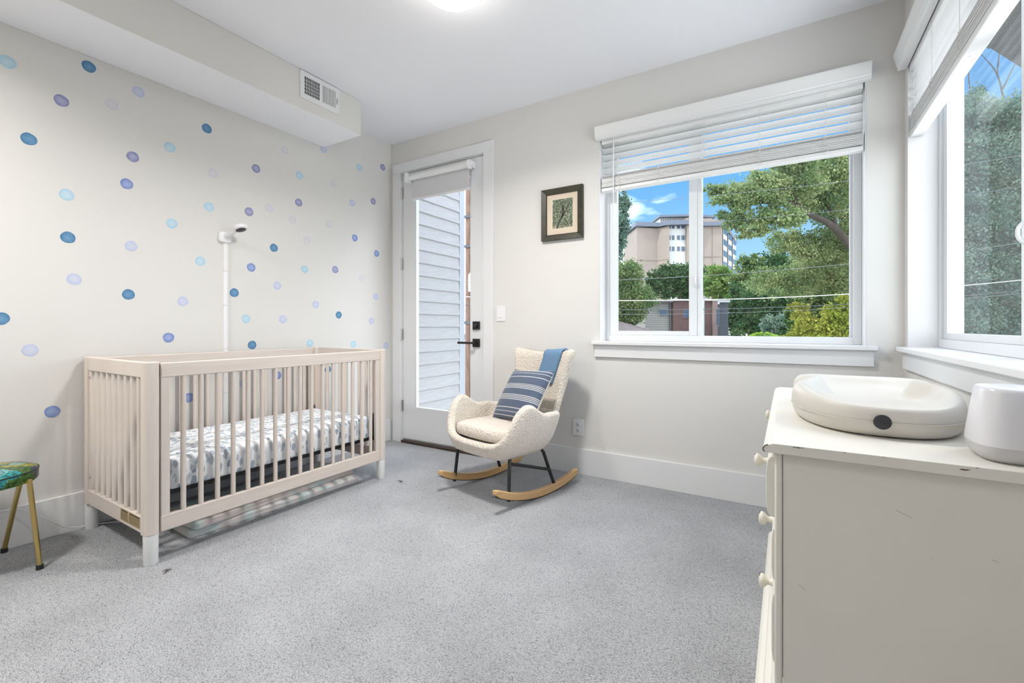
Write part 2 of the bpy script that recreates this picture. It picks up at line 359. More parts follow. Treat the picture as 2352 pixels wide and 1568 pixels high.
def floralmat():
    m, N, L, b = nodes('floral vinyl'); tc = N.new('ShaderNodeTexCoord')
    nd = N.new('ShaderNodeTexNoise'); nd.inputs['Scale'].default_value = 18; nd.inputs['Detail'].default_value = 4; L.new(tc.outputs['Object'], nd.inputs['Vector'])
    ad = N.new('ShaderNodeMixRGB'); ad.blend_type = 'ADD'; ad.inputs[0].default_value = 0.06; L.new(tc.outputs['Object'], ad.inputs[1]); L.new(nd.outputs['Color'], ad.inputs[2])
    v = N.new('ShaderNodeTexVoronoi'); v.inputs['Scale'].default_value = 22; L.new(ad.outputs[0], v.inputs['Vector'])
    s = N.new('ShaderNodeSeparateColor'); L.new(v.outputs['Color'], s.inputs[0])
    r = ramp(N, [(0.0, (0.02, 0.028, 0.09)), (0.14, (0.04, 0.10, 0.015)), (0.36, (0.10, 0.17, 0.015)), (0.56, (0.30, 0.26, 0.015)), (0.74, (0.02, 0.22, 0.22)), (0.86, (0.05, 0.12, 0.02)), (0.93, (0.12, 0.32, 0.33))], 'CONSTANT'); L.new(s.outputs[0], r.inputs[0])
    n2 = N.new('ShaderNodeTexNoise'); n2.inputs['Scale'].default_value = 90; n2.inputs['Detail'].default_value = 4; L.new(ad.outputs[0], n2.inputs['Vector'])
    mr = N.new('ShaderNodeMapRange'); mr.inputs[1].default_value = 0.35; mr.inputs[2].default_value = 0.7; mr.inputs[3].default_value = 0.35; mr.inputs[4].default_value = 1.7; L.new(n2.outputs['Fac'], mr.inputs[0])
    mu = N.new('ShaderNodeMixRGB'); mu.blend_type = 'MULTIPLY'; mu.inputs[0].default_value = 1; L.new(r.outputs[0], mu.inputs[1]); L.new(mr.outputs[0], mu.inputs[2])
    L.new(mu.outputs[0], b.inputs['Base Color']); b.inputs['Roughness'].default_value = 0.2
    bp = N.new('ShaderNodeBump'); bp.inputs['Strength'].default_value = 0.25; bp.inputs['Distance'].default_value = 0.01; L.new(nd.outputs['Fac'], bp.inputs['Height']); L.new(bp.outputs[0], b.inputs['Normal'])
    return m
M['floral'] = floralmat()
M['art'] = None
def artmat():
    m, N, L, b = nodes('small woodland painting'); tc = N.new('ShaderNodeTexCoord')
    n = N.new('ShaderNodeTexNoise'); n.inputs['Scale'].default_value = 110; n.inputs['Detail'].default_value = 6; n.inputs['Distortion'].default_value = 0.35; L.new(tc.outputs['Object'], n.inputs['Vector'])
    r = ramp(N, [(0.3, (0.02, 0.025, 0.03)), (0.42, (0.06, 0.08, 0.05)), (0.5, (0.13, 0.17, 0.08)), (0.58, (0.22, 0.24, 0.20)), (0.68, (0.42, 0.42, 0.30)), (0.8, (0.6, 0.62, 0.58))]); L.new(n.outputs['Fac'], r.inputs[0])
    r2 = ramp(N, [(0.3, (0.07, 0.05, 0.035)), (0.45, (0.28, 0.20, 0.14)), (0.55, (0.5, 0.42, 0.33)), (0.7, (0.62, 0.60, 0.55))]); L.new(n.outputs['Fac'], r2.inputs[0])
    sp = N.new('ShaderNodeSeparateXYZ'); L.new(tc.outputs['Object'], sp.inputs[0])
    n2 = N.new('ShaderNodeTexNoise'); n2.inputs['Scale'].default_value = 20; L.new(tc.outputs['Object'], n2.inputs['Vector'])
    ma = N.new('ShaderNodeMath'); ma.operation = 'MULTIPLY_ADD'; ma.inputs[1].default_value = 0.12; L.new(n2.outputs['Fac'], ma.inputs[0]); L.new(sp.outputs['Z'], ma.inputs[2])
    rg = N.new('ShaderNodeMapRange'); rg.inputs[1].default_value = 0.15; rg.inputs[2].default_value = 0.17; rg.inputs[3].default_value = 1; rg.inputs[4].default_value = 0; L.new(ma.outputs[0], rg.inputs[0])
    mx = N.new('ShaderNodeMix'); mx.data_type = 'RGBA'; L.new(rg.outputs[0], mx.inputs['Factor']); L.new(r.outputs[0], mx.inputs['A']); L.new(r2.outputs[0], mx.inputs['B'])
    L.new(mx.outputs['Result'], b.inputs['Base Color']); b.inputs['Roughness'].default_value = 0.6
    return m
M['art'] = artmat()
def dotmat(name, c1, c2, alpha):
    """watercolour print: paler middle, pooled rim; alpha lets the paint below show as the wash does"""
    wall = (0.715, 0.704, 0.682)
    c1 = tuple(wall[i]*(1-alpha)+c1[i]*alpha for i in range(3)); c2 = tuple(wall[i]*(1-alpha)+c2[i]*alpha for i in range(3))
    m, N, L, b = nodes(name); tc = N.new('ShaderNodeTexCoord')
    ln = N.new('ShaderNodeVectorMath'); ln.operation = 'LENGTH'; L.new(tc.outputs['Object'], ln.inputs[0])
    n = N.new('ShaderNodeTexNoise'); n.inputs['Scale'].default_value = 55; n.inputs['Detail'].default_value = 3; 
    ob = N.new('ShaderNodeObjectInfo'); va = N.new('ShaderNodeVectorMath'); va.operation = 'ADD'; L.new(tc.outputs['Object'], va.inputs[0]); L.new(ob.outputs['Location'], va.inputs[1]); L.new(va.outputs[0], n.inputs['Vector'])
    a = N.new('ShaderNodeMath'); a.operation = 'MULTIPLY_ADD'; a.inputs[1].default_value = 0.03; L.new(n.outputs['Fac'], a.inputs[0]); L.new(ln.outputs['Value'], a.inputs[2])
    g = N.new('ShaderNodeMapRange'); g.inputs[1].default_value = 0.018; g.inputs[2].default_value = 0.043; L.new(a.outputs[0], g.inputs[0])
    r = ramp(N, [(0.0, c2), (0.6, tuple((c1[i]+c2[i])/2 for i in range(3))), (1.0, c1)]); L.new(g.outputs[0], r.inputs[0])
    L.new(r.outputs[0], b.inputs['Base Color']); b.inputs['Roughness'].default_value = 0.75; b.inputs['Specular IOR Level'].default_value = 0.3
    return m
M['dot_deep'] = dotmat('deep blue wash', (0.085, 0.21, 0.38), (0.16, 0.33, 0.52), 1.0)
M['dot_peri'] = dotmat('periwinkle wash', (0.20, 0.28, 0.56), (0.36, 0.44, 0.70), 1.0)
M['dot_purple'] = dotmat('dusty violet wash', (0.25, 0.26, 0.47), (0.43, 0.44, 0.61), 1.0)
M['dot_sky'] = dotmat('pale sky wash', (0.36, 0.60, 0.76), (0.52, 0.70, 0.80), 0.85)
M['dot_lilac'] = dotmat('pale lilac wash', (0.46, 0.52, 0.76), (0.60, 0.63, 0.76), 0.85)
M['dot_faint'] = dotmat('faint lilac wash', (0.62, 0.60, 0.70), (0.68, 0.66, 0.70), 0.7)

# ================================================================== the room
floor = MB().box(XL, XW, YR, YB, -0.12, 0.0).build('floor', M['carpet'])
tag(floor, 'grey looped pile carpet covering the whole floor', 'floor', kind='structure')
WT = 0.16
ceiling = MB().box(XL-WT, XW+WT, YR-WT, YB+WT, H, H+0.25).build('ceiling', M['ceiling'])
tag(ceiling, 'flat white painted ceiling', 'ceiling', kind='structure')
tag(MB().box(XL-WT, XL, YR-WT, YB+WT, -0.12, H).build('wall_left', M['wall']), 'cream wall with scattered blue dots behind the crib', 'wall', kind='structure')
DX0, DX1, DZ1 = 0.105, 1.04, 2.455
WX0, WX1, WZ0, WZ1 = 2.005, 3.485, 0.945, 2.375
wb_ = MB()
for a in ((XL, DX0, -0.12, H), (DX0, DX1, DZ1, H), (DX1, WX0, -0.12, H), (WX0, WX1, -0.12, WZ0), (WX0, WX1, WZ1, H), (WX1, XW+WT, -0.12, H)):
    wb_.box(a[0], a[1], YB, YB+WT, a[2], a[3])
tag(wb_.build('wall_back', M['wall']), 'cream wall holding the glazed door and the wide slider window', 'wall', kind='structure')
RY0, RY1 = 1.14, 2.96
wr_ = MB()
for a in ((YR-WT, RY0, -0.12, H), (RY0, RY1, -0.12, WZ0), (RY0, RY1, WZ1, H), (RY1, YB, -0.12, H)):
    wr_.box(XW, XW+WT, a[0], a[1], a[2], a[3])
tag(wr_.build('wall_right', M['wall']), 'cream wall with the window above the dresser', 'wall', kind='structure')
tag(MB().box(XL, XW, YR-WT, YR, -0.12, H).build('wall_rear', M['wall']), 'cream wall behind the viewer, closing the room', 'wall', kind='structure')
# dropped bulkhead along the left wall
tb_ = MB().box(XL, 0.40, YR, 2.31, 2.48, H); tb_.m[0] = 1
tag(tb_.build('trim_1', [M['wall'], M['ceiling']], bevel=0.004), 'boxed-in duct bulkhead running below the ceiling above the crib', 'bulkhead', kind='structure')
# baseboards
BH = 0.182; BT = 0.015
tag(MB().box(XL, XL+BT, YR, YB-BT, 0, BH+0.008).build('baseboard_left', M['trim'], bevel=0.002), 'tall plain white baseboard below the dotted wall', 'baseboard', kind='structure')
tag(MB().box(1.125, XW, YB-BT, YB, 0, BH).build('baseboard_back', M['trim'], bevel=0.002), 'tall plain white baseboard below the slider window', 'baseboard', kind='structure')
tag(MB().box(XW-BT, XW, YR, YB-BT, 0, BH).build('baseboard_right', M['trim'], bevel=0.002), 'tall plain white baseboard behind the dresser', 'baseboard', kind='structure')

# ------------------------------------------------------------------ slider windows
def window(name, label, T, w, z0, z1, left_sash):
    """T maps (along, out, z) to world; along runs 0..w, out is depth beyond the inner wall face"""
    r = thing(name, label, 'window', T(w/2, 0, z0), kind='structure')
    def bx(nm, a0, a1, o0, o1, za, zb, m=M['vinyl'], par=None, bev=0.002):
        p, q = T(a0, o0, za), T(a1, o1, zb)
        return MB().box(p[0], q[0], p[1], q[1], p[2], q[2]).build(nm, m, par or r, bevel=bev)
    # jamb lining
    bx('jamb', 0, 0.006, 0, 0.125, z0, z1, M['trim']); bx('jamb', w-0.006, w, 0, 0.125, z0, z1, M['trim'])
    bx('head_jamb', 0.006, w-0.006, 0, 0.125, z1-0.006, z1, M['trim'])
    # vinyl frame
    f0, f1 = 0.115, 0.20
    bx('frame_side', 0.006, 0.03, f0, f1, z0+0.004, z1-0.006); bx('frame_side', w-0.045, w-0.006, f0, f1, z0+0.004, z1-0.006)
    bx('frame_bottom', 0.03, w-0.045, f0, f1, z0+0.004, z0+0.045); bx('frame_top', 0.03, w-0.045, f0, f1, z1-0.05, z1-0.006)
    # two lights
    mid = 0.60 if left_sash else 0.905
    sa = bx('sash_stile', 0.03, 0.085, f0+0.012, f0+0.05, z0+0.045, z1-0.05)
    bx('sash_stile', mid-0.03, mid+0.02, f0+0.012, f0+0.05, z0+0.045, z1-0.05)
    bx('sash_rail', 0.085, mid-0.03, f0+0.012, f0+0.05, z0+0.045, z0+0.075); bx('sash_rail', 0.085, mid-0.03, f0+0.012, f0+0.05, z1-0.09, z1-0.05)
    bx('meeting_stile', mid+0.02, mid+0.048, f0+0.02, f1-0.01, z0+0.045, z1-0.05)
    bx('pane', 0.08, mid-0.026, f0+0.030, f0+0.034, z0+0.07, z1-0.085, M['glass'], bev=0)
    bx('pane', mid+0.045, w-0.042, f0+0.052, f0+0.056, z0+0.042, z1-0.047, M['glass'], bev=0)
    bx('glazing_bead', w-0.058, w-0.045, f0+0.03, f0+0.06, z0+0.045, z1-0.05)
    # latch on the meeting stile
    zl = z0+0.40
    p = [T(mid+0.012, f0+0.012-t, zl-0.035+0.07*k/8) for k, t in enumerate((0.004,0.012,0.018,0.020,0.020,0.020,0.018,0.012,0.004))]
    MB().tube(p, 0.006, 8).build('latch', M['vinyl'], r, smooth=50)
    return r, bx
TB = lambda a, o, z: (WX0 + a, YB + o, z)
win1, bx1 = window('window_1', 'wide white vinyl slider window looking onto trees and an apartment block', TB, WX1-WX0, WZ0, WZ1, True)
bx1('sill', -0.045, WX1-WX0+0.045, -0.045, 0.118, WZ0-0.02, WZ0+0.004, M['trim'], bev=0.004)
bx1('apron', -0.03, WX1-WX0+0.03, -0.018, 0.0, WZ0-0.105, WZ0-0.02, M['trim'])
TR = lambda a, o, z: (XW + o, RY1 - a, z)
win2, bx2 = window('window_2', 'white slider window over the dresser, cropped by the picture edge', TR, RY1-RY0, WZ0, WZ1, False)
bx2('sill', -0.025, RY1-RY0+0.045, -0.042, 0.118, WZ0-0.02, WZ0+0.004, M['trim'], bev=0.004)
bx2('apron', -0.006, RY1-RY0+0.03, -0.018, 0.0, WZ0-0.105, WZ0-0.02, M['trim'])

# ------------------------------------------------------------------ glazed door
door = thing('door_1', 'white full-glass exterior door with black lever and deadbolt', 'door', (0.57, YB, 0.0), kind='structure')
cz = 2.54
MB().box(0.012, 0.112, YB-0.018, YB, 0, 2.452).build('casing_side', M['trim'], door, bevel=0.002)
MB().box(1.03, 1.125, YB-0.018, YB, 0, 2.452).build('casing_side', M['trim'], door, bevel=0.002)
MB().box(0.012, 1.125, YB-0.018, YB, 2.452, cz).build('casing_head', M['trim'], door, bevel=0.002)
MB().box(0.105, 0.119, YB, YB+WT, 0, 2.455).build('jamb', M['trim'], door)
MB().box(1.028, 1.04, YB, YB+WT, 0, 2.455).build('jamb', M['trim'], door)
MB().box(0.119, 1.028, YB, YB+WT, 2.446, 2.455).build('jamb', M['trim'], door)
sx0, sx1, sz0, sz1 = 0.123, 1.024, 0.035, 2.441; gx0, gx1, gz0, gz1 = 0.268, 0.893, 0.315, 2.31
dy0, dy1 = YB+0.004, YB+0.048
sl = MB()
sl.box(sx0, gx0, dy0, dy1, sz0, sz1).box(gx1, sx1, dy0, dy1, sz0, sz1).box(gx0, gx1, dy0, dy1, sz0, gz0).box(gx0, gx1, dy0, dy1, gz1, sz1)
slab = sl.build('door_slab', M['door'], door)
for a in ((gx0, gx0+0.012, gz0, gz1), (gx1-0.012, gx1, gz0, gz1), (gx0+0.012, gx1-0.012, gz0, gz0+0.012), (gx0+0.012, gx1-0.012, gz1-0.012, gz1)):
    MB().box(a[0], a[1], dy0+0.004, dy1-0.004, a[2], a[3]).build('glazing_bead', M['trim'], slab, bevel=0.002)
MB().box(gx0+0.01, gx1-0.01, YB+0.024, YB+0.028, gz0+0.01, gz1-0.01).build('pane', M['doorglass'], door)
for hz in (2.27, 1.625, 0.98, 0.33):
    hg = MB().tube([(0.117, YB-0.006, hz-0.05), (0.117, YB-0.006, hz+0.05)], 0.007, 10).build('hinge', M['steel'], door, smooth=50)
    MB().box(0.119, 0.128, YB+0.0015, YB+0.0035, hz-0.05, hz+0.05).build('hinge_leaf', M['steel'], hg)
MB().box(0.125, 1.022, YB-0.03, YB+0.05, 0.0, 0.022).build('threshold', M['bronze'], door, bevel=0.006)
MB().box(sx0, sx1, YB+0.001, YB+0.006, 0.024, 0.036).build('door_sweep', M['steel'], door)
hd = MB().box(0.918, 0.985, YB-0.012, YB+0.004, 0.884, 0.951).build('lever_handle', M['black'], door, bevel=0.002)
MB().tube([(0.952, YB-0.012, 0.918), (0.952, YB-0.055, 0.918)], 0.011, 12).build('lever_stem', M['black'], hd, smooth=50)
MB().box(0.80, 0.962, YB-0.062, YB-0.046, 0.909, 0.927).build('lever', M['black'], hd, bevel=0.002)
db = MB().box(0.918, 0.985, YB-0.012, YB+0.004, 1.026, 1.093).build('deadbolt', M['black'], door, bevel=0.002)
MB().lathe([(0.02, 0), (0.02, -0.012), (0.017, -0.014)], (0.952, YB-0.012, 1.06), 20, 'y').build('thumb_turn', M['blackplastic'], db, smooth=40)
# roller shade on the door
rs = thing('roller_shade', 'short white roller shade pulled partway down the glazed door', 'shade', (0.55, YB-0.05, 2.20))
MB().tube([(0.245, YB-0.045, 2.375), (0.905, YB-0.045, 2.375)], 0.027, 20).build('roller_tube', M['blind'], rs, smooth=50)
MB().box(0.225, 0.250, YB-0.085, YB+0.004, 2.33, 2.415).build('bracket', M['plastic'], rs, bevel=0.003)
MB().lathe([(0.040, 0), (0.040, 0.014), (0.030, 0.020)], (0.905, YB-0.045, 2.375), 24, 'x').build('end_cap', M['plastic'], rs, smooth=40)
MB().box(0.925, 0.942, YB-0.06, YB+0.004, 2.35, 2.40).build('bracket', M['plastic'], rs, bevel=0.003)
fab = MB().box(0.262, 0.895, YB-0.021, YB-0.019, 2.195, 2.372).build('shade_fabric', mat('shade fabric', (0.66, 0.66, 0.68), 0.9), rs)
MB().box(0.262, 0.895, YB-0.025, YB-0.015, 2.175, 2.198).build('hem_bar', M['blind'], rs, bevel=0.003)
MB().box(0.56, 0.61, YB-0.028, YB-0.02, 2.170, 2.180).build('pull_tab', M['blind'], rs, bevel=0.002)

# ------------------------------------------------------------------ venetian blinds
def blind(label, T, w, wandat, cords):
    r = thing('window_blind', label, 'blind', T(w/2, 0.03, 1.985), group='white faux wood blinds')
    # valance: crown profile, on the wall face
    prof = [(0.0, 2.345), (-0.034, 2.345), (-0.036, 2.352), (-0.033, 2.358), (-0.040, 2.366), (-0.040, 2.374), (-0.044, 2.385), (-0.047, 2.405), (-0.052, 2.416), (-0.052, 2.428), (-0.045, 2.434), (0.0, 2.434)]
    mb = MB(); n = len(prof)
    A = [T(-0.022, o, z) for o, z in prof]; B = [T(w+0.022, o, z) for o, z in prof]
    mb.add(A+B, [tuple(range(n)), tuple(range(2*n-1, n-1, -1))] + [(i, i+n, (i+1)%n+n, (i+1)%n) for i in range(n)])
    mb.build('valance', M['blind'], r, smooth=30)
    p, q = T(0.01, 0.006, 2.318), T(w-0.01, 0.062, 2.365)
    MB().box(p[0], q[0], p[1], q[1], p[2], q[2]).build('head_rail', M['blind'], r)
    # one slat mesh along local x, crowned
    c = [(-0.025, 0.0), (-0.0125, 0.0022), (0.0, 0.003), (0.0125, 0.0022), (0.025, 0.0)]
    poly = c + [(a, b - 0.003) for a, b in reversed(c)]
    me = MB().prism(poly, 'x', -(w-0.02)/2, (w-0.02)/2).mesh('slat', M['blind'], 40)
    d = Vector(T(1, 0, 0)) - Vector(T(0, 0, 0)); rz = math.atan2(d.y, d.x)
    for i in range(6):
        z = 2.325 - 0.047*i
        inst('slat', me, r, T(w/2, 0.034, z), (math.radians(-26), 0, rz))
    for i in range(14):
        jit = random.uniform(-0.002, 0.002)
        inst('slat', me, r, T(w/2, 0.034+jit, 2.079 - 0.0042*i), (random.uniform(-.02, .02), 0, rz))
    p, q = T(0.008, 0.007, 1.990), T(w-0.008, 0.061, 2.014)
    MB().box(p[0], q[0], p[1], q[1], p[2], q[2]).build('bottom_rail', M['blind'], r, bevel=0.004)
    for a in cords:
        for o in (0.005, 0.063):
            MB().tube([T(a, o, 2.33), T(a, o, 2.085)], 0.0011, 6).build('ladder_cord', M['cord'], r)
        # slack loops over the gathered slats
        pts = []
        for k in range(26):
            t = k/25; pts.append(T(a + 0.010*math.sin(t*22+a*7) + 0.004*math.sin(t*51), 0.003 - 0.004*abs(math.sin(t*17)), 2.09 - 0.095*t))
        MB().tube(pts, 0.0011, 5).build('cord_loops', M['cord'], r, smooth=60)
        MB().lathe([(0.007, 0), (0.006, -0.003)], T(a, 0.034, 1.991), 10).build('cord_button', M['plastic'], r)
    if wandat is not None:
        wd = MB().tube([T(wandat, -0.006, 2.345), T(wandat, -0.008, 1.66)], 0.0045, 8).build('tilt_wand', mat('clear wand', (0.75, 0.76, 0.78), 0.15), r, smooth=60)
    return r
blind('white slatted blind drawn half up over the slider window', lambda a, o, z: TB(a+0.004, o, z), WX1-WX0-0.008, 0.10, (0.135, 0.40, 0.68, 0.98, 1.30))
blind('white slatted blind gathered above the window over the dresser', lambda a, o, z: TR(a+0.004, o, z), RY1-RY0-0.008, None, (0.10, 0.42, 0.78, 1.14, 1.48, 1.74))

# ------------------------------------------------------------------ switch, outlet, picture, vent, lamp
sw = thing('light_switch', 'white rocker light switch beside the glazed door', 'switch', (1.19, YB, 1.09))
MB().box(1.151, 1.231, YB-0.006, YB, 1.092, 1.216).build('plate', M['plastic'], sw, bevel=0.002)
MB().box(1.174, 1.208, YB-0.0075, YB-0.005, 1.120, 1.188).build('surround', M['trim'], sw)
MB().prism([(YB-0.006, 1.122), (YB-0.011, 1.125), (YB-0.0075, 1.186), (YB-0.006, 1.186)], 'x', 1.176, 1.206).build('rocker', M['plastic'], sw)
ol = thing('wall_outlet', 'white double wall outlet behind the rocking chair', 'outlet', (1.85, YB, 0.272))
MB().box(1.808, 1.889, YB-0.006, YB, 0.273, 0.388).build('plate', M['plastic'], ol, bevel=0.002)
for oz in (0.350, 0.310):
    rc = MB().lathe([(0.017, 0), (0.017, -0.003), (0.015, -0.004)], (1.848, YB-0.006, oz), 20, 'y').build('receptacle', M['trim'], ol, smooth=40)
    for dx_, hh in ((-0.006, 0.005), (0.006, 0.004)):
        MB().box(1.848+dx_-0.0012, 1.848+dx_+0.0012, YB-0.0108, YB-0.0098, oz+0.002-hh, oz+0.002+hh).build('slot', M['blackplastic'], rc)
    MB().lathe([(0.0025, 0), (0.0025, -0.001)], (1.848, YB-0.0098, oz-0.009), 10, 'y').build('slot', M['blackplastic'], rc)
pic = thing('framed_painting', 'small woodland painting in an olive wooden frame with cream mount', 'picture', (1.725, YB, 1.682))
fx0, fx1, fz0, fz1, fw_ = 1.561, 1.889, 1.684, 2.062, 0.036
for nm, poly in (('frame_side', [(fx0, fz0), (fx0+fw_, fz0+fw_), (fx0+fw_, fz1-fw_), (fx0, fz1)]), ('frame_side', [(fx1, fz0), (fx1, fz1), (fx1-fw_, fz1-fw_), (fx1-fw_, fz0+fw_)]),
                 ('frame_bottom', [(fx0, fz0), (fx1, fz0), (fx1-fw_, fz0+fw_), (fx0+fw_, fz0+fw_)]), ('frame_top', [(fx0, fz1), (fx0+fw_, fz1-fw_), (fx1-fw_, fz1-fw_), (fx1, fz1)])):
    n = 4; V = [(x, YB-0.001, z) for x, z in poly]
    inner = lambda x, z: fx0+fw_-1e-4 <= x <= fx1-fw_+1e-4 and fz0+fw_-1e-4 <= z <= fz1-fw_+1e-4
    V += [(x, YB-(0.016 if inner(x, z) else 0.026), z) for x, z in poly]
    MB().add(V, [(0,1,2,3), (4,5,6,7), (0,1,5,4), (1,2,6,5), (2,3,7,6), (3,0,4,7)]).build(nm, M['frame'], pic)
lip = MB()
for a in ((fx0+fw_, fx0+fw_+.006, fz0+fw_, fz1-fw_), (fx1-fw_-.006, fx1-fw_, fz0+fw_, fz1-fw_), (fx0+fw_, fx1-fw_, fz0+fw_, fz0+fw_+.006), (fx0+fw_, fx1-fw_, fz1-fw_-.006, fz1-fw_)):
    lip.box(a[0], a[1], YB-0.015, YB-0.002, a[2], a[3])
lip.build('frame_lip', M['framelip'], pic)
ax0, ax1, az0, az1 = 1.643, 1.812, 1.765, 1.985
mt = MB()
for a in ((fx0+fw_, ax0, fz0+fw_, fz1-fw_), (ax1, fx1-fw_, fz0+fw_, fz1-fw_), (ax0, ax1, fz0+fw_, az0), (ax0, ax1, az1, fz1-fw_)):
    mt.box(a[0], a[1], YB-0.010, YB-0.006, a[2], a[3])
mt.build('mount', M['mat'], pic)
bv = MB()
for a in ((ax0, ax0+.003, az0, az1), (ax1-.003, ax1, az0, az1), (ax0, ax1, az0, az0+.003), (ax0, ax1, az1-.003, az1)):
    bv.box(a[0], a[1], YB-0.0095, YB-0.006, a[2], a[3])
bv.build('mount_bevel', M['bevel'], pic)
art = MB().box(ax0+.001, ax1-.001, YB-0.007, YB-0.004, az0+.001, az1-.001).build('painting', M['art'], pic)
trunk = mat('painted dark trunk', (0.022, 0.02, 0.018), 0.7, noise=(60, (0.09, 0.08, 0.07), 0.4, 0.7))
tr = MB()
def stroke(pts, ws):
    L_, R_ = [], []
    for i, (x, z) in enumerate(pts):
        a, b = pts[max(i-1, 0)], pts[min(i+1, len(pts)-1)]; tx, tz = b[0]-a[0], b[1]-a[1]; l = math.hypot(tx, tz)
        L_.append((x - tz/l*ws[i], YB-0.0074, z + tx/l*ws[i])); R_.append((x + tz/l*ws[i], YB-0.0074, z - tx/l*ws[i]))
    tr.grid([L_, R_])
stroke([(1.682, 1.772), (1.700, 1.812), (1.722, 1.85), (1.733, 1.895), (1.728, 1.94)], [.006, .005, .006, .009, .005])
stroke([(1.722, 1.85), (1.745, 1.88), (1.765, 1.92), (1.785, 1.955)], [.004, .004, .003, .002])
stroke([(1.757, 1.778), (1.765, 1.80), (1.750, 1.825), (1.735, 1.84)], [.002, .003, .003, .002])
stroke([(1.800, 1.775), (1.792, 1.81), (1.795, 1.85)], [.003, .003, .002])
tr.build('painted_trunk', trunk, art, fix=False)

vent = thing('air_vent', 'white metal air register on the bulkhead under the ceiling', 'vent', (0.40, 1.96, 2.55))
vy0, vy1, vz0, vz1 = 1.810, 2.113, 2.552, 2.733; vx = 0.408
la, lb, ra, rb, za, zb_ = 1.842, 1.954, 1.972, 2.080, 2.588, 2.704
pl = MB()
for a in ((vy0, la, vz0, vz1), (lb, ra, vz0, vz1), (rb, vy1, vz0, vz1), (la, lb, vz0, za), (la, lb, zb_, vz1), (ra, rb, vz0, za), (ra, rb, zb_, vz1)):
    pl.box(0.4005, vx, a[0], a[1], a[2], a[3])
pl.build('face_plate', M['trim'], vent)
MB().box(0.4002, 0.4012, la, lb, za, zb_).build('dark_opening', M['blackplastic'], vent)
MB().box(0.4002, 0.4012, ra, rb, za, zb_).build('louvre_backing', mat('dark duct', (0.06, 0.06, 0.06), 0.8), vent)
for i in range(8):
    y = la + (lb-la)*(i+1)/9
    MB().box(0.402, 0.4075, y-0.0014, y+0.0014, za, zb_).build('vane', M['trim'], vent)
for i in range(4):
    z = za + (zb_-za)*(i+1)/5
    MB().box(0.4018, 0.4050, la, lb, z-0.0012, z+0.0012).build('cross_bar', M['trim'], vent)
for i in range(9):
    y = ra + (rb-ra)*(i+0.5)/9
    MB().obox((0.4045, y, (za+zb_)/2), (0.30, 0.954, 0), (-0.954, 0.30, 0), (0, 0, 1), 0.0036, 0.0006, (zb_-za)/2).build('vane', M['trim'], vent)
MB().box(0.4075, 0.414, 2.090, 2.094, 2.62, 2.66).build('damper_lever', M['steel'], vent)
for y, z in ((1.820, 2.645), (2.104, 2.645)):
    MB().lathe([(0.004, 0), (0.003, 0.002)], (vx, y, z), 10, 'x').build('screw', M['steel'], vent)

def ceiling_lamp(lx, ly, label, watts):
    lamp = thing('ceiling_lamp', label, 'lamp', (lx, ly, H-0.14), group='flush ceiling lamps')
    MB().lathe([(0.17, 0), (0.17, -0.022), (0.163, -0.03)], (lx, ly, H), 40).build('lamp_base', M['trim'], lamp, smooth=40)
    MB().lathe([(0.03, -0.02), (0.03, -0.045)], (lx, ly, H), 20).build('lamp_stem', M['nickel'], lamp, smooth=40)
    MB().lathe([(0.158, -0.028), (0.164, -0.034), (0.158, -0.040)], (lx, ly, H), 40).build('shade_rim', M['trim'], lamp, smooth=40)
    dome = [(0.158*math.cos(t*math.pi/2)**0.8 if t < 1 else 0.003, -0.035 - 0.075*math.sin(t*math.pi/2)) for t in [k/10 for k in range(11)]]
    MB().lathe(dome, (lx, ly, H), 40).build('glass_shade', M['lampglass'], lamp, smooth=60)
    ll = bpy.data.lights.new('lamp_light', 'AREA'); ll.shape = 'DISK'; ll.size = 0.30; ll.energy = watts; ll.spread = math.radians(150); ll.color = (1.0, 0.97, 0.93)
    lo = bpy.data.objects.new('lamp_light', ll); COL.objects.link(lo); lo.parent = lamp; lo.location = (0, 0, 0.024)
    return lamp
ceiling_lamp(1.748, 1.718, 'lit round flush ceiling lamp cropped by the top edge', LAMP_WATTS)
ceiling_lamp(0.75, -0.30, 'added fill lamp behind the viewer, modelled as a flush fixture', LAMP_WATTS*0.9)  # added unseen fill lamp: softens shadows, brightens dresser side and back wall

# ================================================================== crib
CX0, CX1, CY0, CY1 = -0.012, 0.747, 0.854, 2.24
crib = thing('baby_crib', 'washed wood baby crib with white feet beneath the dotted wall', 'crib', ((CX0+CX1)/2, (CY0+CY1)/2, 0))
PW = 0.058; ZT = 0.893; ZB = 0.132
def post(x, y, sx, sy):
    # square section with the outward corner rounded; sx, sy point outward
    pts = []; hw = PW/2
    for cxs, cys in ((-1,-1),(1,-1),(1,1),(-1,1)):
        r = 0.026 if (cxs == sx) else 0.006
        ccx, ccy = x+cxs*(hw-r), y+cys*(hw-r)
        a0 = {(-1,-1): math.pi, (1,-1): 1.5*math.pi, (1,1): 0, (-1,1): .5*math.pi}[(cxs, cys)]
        for k in range(5):
            a = a0 + k/4*math.pi/2; pts.append((ccx+r*math.cos(a), ccy+r*math.sin(a)))
    return pts
corners = [(CX0+PW/2, CY0+PW/2, -1, -1), (CX1-PW/2, CY0+PW/2, 1, -1), (CX0+PW/2, CY1-PW/2, -1, 1), (CX1-PW/2, CY1-PW/2, 1, 1)]
for x, y, sx, sy in corners:
    MB().prism(post(x, y, sx, sy), 'z', ZB, ZT).build('corner_post', M['cribend'], crib, smooth=40, bevel=0.003)
    MB().lathe([(0.0255, 0.0), (0.027, 0.004), (0.0285, ZB)], (x, y, 0), 28).build('foot', M['foot'], crib, smooth=50)
slat_round = MB().tube([(0,0,0.205), (0,0,0.83)], 0.0112, 14).mesh('slat', M['cribend'], 50)
